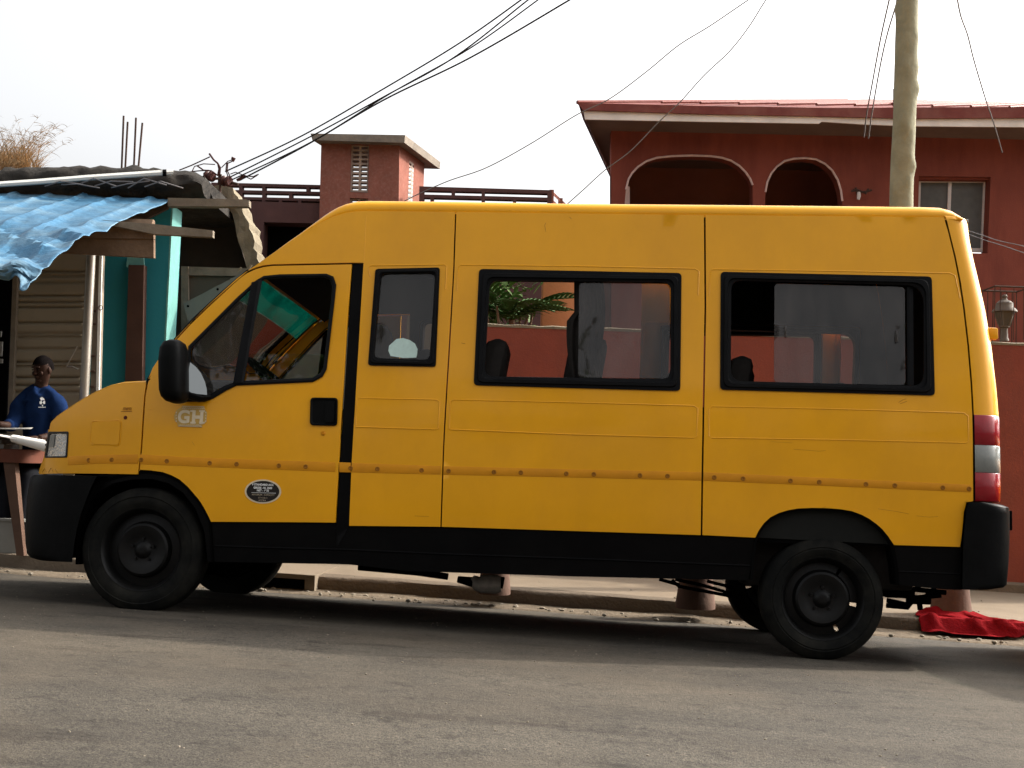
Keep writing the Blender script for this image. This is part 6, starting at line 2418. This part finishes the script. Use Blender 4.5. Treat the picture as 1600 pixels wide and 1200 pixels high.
# hands: palm, four fingers and a thumb
def hand(wrist, d, n_):
    d = d.normalized(); n_ = (n_ - d * n_.dot(d)).normalized(); s = d.cross(n_)
    nd = [(wrist, (0.024, 0.018)), (wrist + d * 0.05, (0.036, 0.016)), (wrist + d * 0.085, (0.038, 0.014))]
    ed = [(0, 1), (1, 2)]
    b = skin_mesh(nd, ed, 2)
    join(body, b)
    for k, (o_, L) in enumerate(((-0.030, 0.066), (-0.010, 0.078), (0.010, 0.074), (0.029, 0.058))):
        p0 = wrist + d * 0.075 + s * o_
        nd = [(p0, 0.0095), (p0 + d * L * 0.45 - n_ * 0.004, 0.0088), (p0 + d * L * 0.75 - n_ * 0.018, 0.0082), (p0 + d * L * 0.92 - n_ * 0.034, 0.0070)]
        join(body, skin_mesh(nd, [(0, 1), (1, 2), (2, 3)], 1))
    p0 = wrist + d * 0.03 - s * 0.028
    nd = [(p0, 0.011), (p0 + d * 0.028 - s * 0.026, 0.0105), (p0 + d * 0.058 - s * 0.034 - n_ * 0.012, 0.009)]
    join(body, skin_mesh(nd, [(0, 1), (1, 2)], 1))
hand(nodes[15][0], nodes[15][0] - nodes[14][0] + Vector((0, 0, -0.02)), Vector((0, 0, 1)))
hand(nodes[21][0], nodes[21][0] - nodes[20][0] + Vector((0, 0, 0.0)), Vector((0, 0, 1)))
obj('body', body, M['skin'], person, True, 180)
for s in (-1, 1):
    bm = bmesh.new()
    blob(bm, face_pt(s * 0.028, 0.010, 0.068), 0.010, 0.006, 0.005, 8)
    obj('eye', bm, M['hair'], person, True)
# hair cap
bm = bmesh.new()
b = bmesh.new()
bmesh.ops.create_uvsphere(b, u_segments=28, v_segments=20, radius=1)
for v in list(b.verts):
    if v.co.z < -0.15 - (0.30 if v.co.y < 0 else -0.55 * max(0, v.co.y)) + (0.10 if abs(v.co.x) > 0.8 and v.co.y > -0.1 else 0):
        b.verts.remove(v)
hc = hd + Vector((0, 0, 0.012)) - fdir * 0.010
for v in b.verts:
    k = 1 + 0.02 * noise.noise(v.co * 6)
    v.co = hc + fx * (v.co.x * 0.0735 * k) + fdir * (v.co.y * 0.088 * k) + fz * (v.co.z * 0.096 * k)
for f in b.faces:
    f.smooth = True
join(bm, b)
obj('hair', bm, M['hair'], person, True, 180)
# shirt: the torso and sleeves, a little larger than the body
def grow(n, k):
    r_ = n[1]
    return (n[0], tuple(x + k for x in r_) if isinstance(r_, tuple) else r_ + k)
ids = [0, 1, 2, 3, 4, 10, 11, 12, 13, 14, 16, 17, 18, 19, 20]
sn = [grow(nodes[i], 0.019 if i not in (14, 20) else 0.012) for i in ids]
sn[4] = (nodes[4][0] - Vector((0, 0, 0.02)), (0.082, 0.080))
mp = {i: k for k, i in enumerate(ids)}
se = [(mp[a], mp[b_]) for a, b_ in edges if a in mp and b_ in mp]
sh = skin_mesh(sn, se, 2, 0.010, 5)
for v in sh.verts:
    v.co += Vector((0.008 * noise.noise(v.co * 14), 0.018 * noise.noise(v.co * 11), 0.006 * noise.noise(v.co * 15)))
o_sh = obj('shirt', sh, M['shirt'], person, True, 180)
ids = [0, 22, 23, 24, 25, 27, 28, 29, 30]
sn = [grow(nodes[i], 0.018) for i in ids]
mp = {i: k for k, i in enumerate(ids)}
se = [(mp[a], mp[b_]) for a, b_ in edges if a in mp and b_ in mp]
obj('trousers', skin_mesh(sn, se, 2), M['trousers'], person, True, 180)
# chest print: a small white emblem with a line of letters, laid on the shirt
from mathutils.bvhtree import BVHTree
me_ = o_sh.data
bv = BVHTree.FromPolygons([v.co + Vector(o_sh['_off']) for v in me_.vertices], [p.vertices[:] for p in me_.polygons])
def on_shirt(u, v):
    r_ = ray(u, v).normalized()
    h_ = bv.ray_cast(CAM + r_ * 6, r_)
    return (h_[0] - r_ * 0.006) if h_[0] is not None else at(u, v, QY - 0.13)
bm = bmesh.new()
for pl in ([(62.5, 622), (66, 620.5), (69, 622.5), (70, 626), (67, 625), (64, 626.5)], [(61.8, 627.5), (65, 626.5), (66.5, 629), (64.5, 632), (62, 631)], [(67.5, 627), (70.5, 626.5), (70.5, 631), (68, 631.5), (67, 629)], [(65.3, 632.5), (67.5, 632.5), (67, 635), (65.8, 635)]):
    bm.faces.new([bm.verts.new(on_shirt(u, v)) for u, v in pl])
for k in range(5):
    u0 = 60.3 + k * 2.3
    bm.faces.new([bm.verts.new(on_shirt(u, v)) for u, v in ((u0, 635.6), (u0 + 1.6, 635.6), (u0 + 1.6, 637), (u0, 637))])
obj('chest_print', bm, M['white'], o_sh)
# bench
bm = bmesh.new()
bz = hip.z - 0.155
add_box(bm, (hip.x - 0.55, QY - 0.14, bz - 0.04), (hip.x + 0.35, QY + 0.20, bz), 0.006)
for dx in (-0.5, 0.28):
    for dy in (-0.10, 0.15):
        add_box(bm, (hip.x + dx - 0.02, QY + dy - 0.02, gzp - 0.02), (hip.x + dx + 0.02, QY + dy + 0.02, bz - 0.041))
tag(obj('bench', bm, M['wood_grey']), 'plain wooden bench under the person in the blue shirt', 'bench')

# ------------------------------------------------------------------ light
SUN_AZ, SUN_EL = R(66), R(35)       # azimuth measured from +Y (away from the camera) towards +X
sd_ = Vector((math.sin(SUN_AZ) * math.cos(SUN_EL), math.cos(SUN_AZ) * math.cos(SUN_EL), math.sin(SUN_EL)))
sl = bpy.data.lights.new('sun', 'SUN')
sl.energy = 2.3
sl.angle = R(1.0)
sl.color = (1.0, 0.90, 0.76)
so = bpy.data.objects.new('sun', sl)
so.rotation_euler = sd_.to_track_quat('Z', 'Y').to_euler()
so.location = (20, 10, 20)
COL.objects.link(so)
w = bpy.data.worlds.new('World')
scene.world = w
w.use_nodes = True
nt = w.node_tree
bg = nt.nodes['Background']
sky = nt.nodes.new('ShaderNodeTexSky')
sky.sky_type = 'NISHITA'
sky.sun_disc = False
sky.sun_elevation = SUN_EL
sky.sun_rotation = SUN_AZ
sky.air_density = 1.0
sky.dust_density = 9.0
sky.ozone_density = 1.0
hs_ = nt.nodes.new('ShaderNodeHueSaturation')
hs_.inputs['Saturation'].default_value = 0.12
nt.links.new(sky.outputs['Color'], hs_.inputs['Color'])
nt.links.new(hs_.outputs['Color'], bg.inputs['Color'])
bg.inputs['Strength'].default_value = 0.15
scene.view_settings.view_transform = 'Standard'
scene.view_settings.look = 'None'
scene.view_settings.exposure = 1.5
scene.view_settings.gamma = 1.0
scene.cycles.max_bounces = 8
scene.cycles.transparent_max_bounces = 16
# the far side of the street, behind the camera: it shows only as reflections in the panes
fz_ = zroad(*ab(3.0, -8.5))
fh = thing('house', 'tall pale pink house across the street, mirrored in the rear side window', 'house', (2.6, -8.5, fz_))
bm = bmesh.new()
add_box(bm, (0.4, -12.5, fz_ - 0.3), (4.4, -8.5, fz_ + 6.3))
obj('wall', bm, mat('pale_pink_plaster', (0.42, 0.26, 0.22), 0.9, 0.1, 2), fh)
bm = bmesh.new()
add_grid(bm, [[Vector((0.1, -8.2, fz_ + 6.25)), Vector((4.7, -8.2, fz_ + 6.25))], [Vector((0.1, -10.5, fz_ + 7.4)), Vector((4.7, -10.5, fz_ + 7.4))], [Vector((0.1, -12.8, fz_ + 6.25)), Vector((4.7, -12.8, fz_ + 6.25))]])
obj('roof', bm, M['roof_red'], fh)
for wx in (1.2, 2.9):
    bm = bmesh.new()
    add_box(bm, (wx, -8.51, fz_ + 4.2), (wx + 0.8, -8.46, fz_ + 5.5))
    obj('window', bm, M['dark'], fh)
random.seed(77)
for tx, ty, th_, lab in ((6.8, -7.2, 8.7, 'leafy tree right of the pink house across the street'), (-1.6, -8.0, 6.8, 'leafy tree left of the pink house across the street'), (-6.5, -8.5, 8.6, 'broad leafy tree across the street from the minibus cab')):
    tzz = zroad(*ab(tx, ty))
    e = thing('street_tree', lab, 'tree', (tx, ty, tzz), 'trees across the street')
    bm = bmesh.new()
    add_tube(bm, [Vector((tx, ty, tzz - 0.1)), Vector((tx + 0.1, ty, tzz + th_ * 0.35)), Vector((tx, ty, tzz + th_ * 0.7))], [0.2, 0.14, 0.06], 8)
    for k in range(7):
        a = k * 0.9
        add_tube(bm, [Vector((tx + 0.05, ty, tzz + th_ * (0.3 + 0.05 * k))), Vector((tx + math.cos(a) * 1.3, ty + math.sin(a) * 1.3, tzz + th_ * (0.55 + 0.04 * k)))], [0.07, 0.02], 5)
    obj('trunk', bm, M['wood'], e)
    bm = bmesh.new()
    for c_ in range(64):
        a, rr = random.uniform(0, 6.28), 2.5 * random.random() ** 0.5
        cz = tzz + th_ * random.uniform(0.42, 0.98)
        rr *= 1.05 - 0.7 * ((cz - tzz) / th_ - 0.42)
        cc = Vector((tx + rr * math.cos(a), ty + rr * math.sin(a), cz))
        for k in range(85):
            leaf_blade(bm, cc + Vector((random.gauss(0, .25), random.gauss(0, .25), random.gauss(0, .2))), Vector((random.uniform(-1, 1), random.uniform(-1, 1), random.uniform(-.8, .5))), Vector((random.uniform(-.3, .3), random.uniform(-.3, .3), 1)), random.uniform(.14, .26), random.uniform(.06, .1), .4, 2)
    obj('crown', bm, M['leaf'], e)
# unseen copy of the minibus, added past the right edge for its road shadow
def copy_tree(o, parent=None):
    c = o.copy()
    COL.objects.link(c)
    c.parent = parent
    for ch in [k for k in o.children]:
        copy_tree(ch, c)
    return c


shade_van = copy_tree(van)
gap = 6.15
x2, y2 = xy(ab(MV.translation.x, MV.translation.y)[0] + gap, ab(MV.translation.x, MV.translation.y)[1])
m2_ = MV.copy()
m2_.translation = Vector((x2, y2, MV.translation.z - gap * math.tan(R(1.6))))
shade_van.matrix_world = m2_
shade_van['label'] = 'unseen copy of the yellow minibus added behind the first to shade the road'
for o_ in (van, shade_van):
    o_['group'] = 'minibuses parked along the kerb'
# drop the helper tags
for o in bpy.data.objects:
    for k in ('_off', '_local'):
        if k in o:
            del o[k]
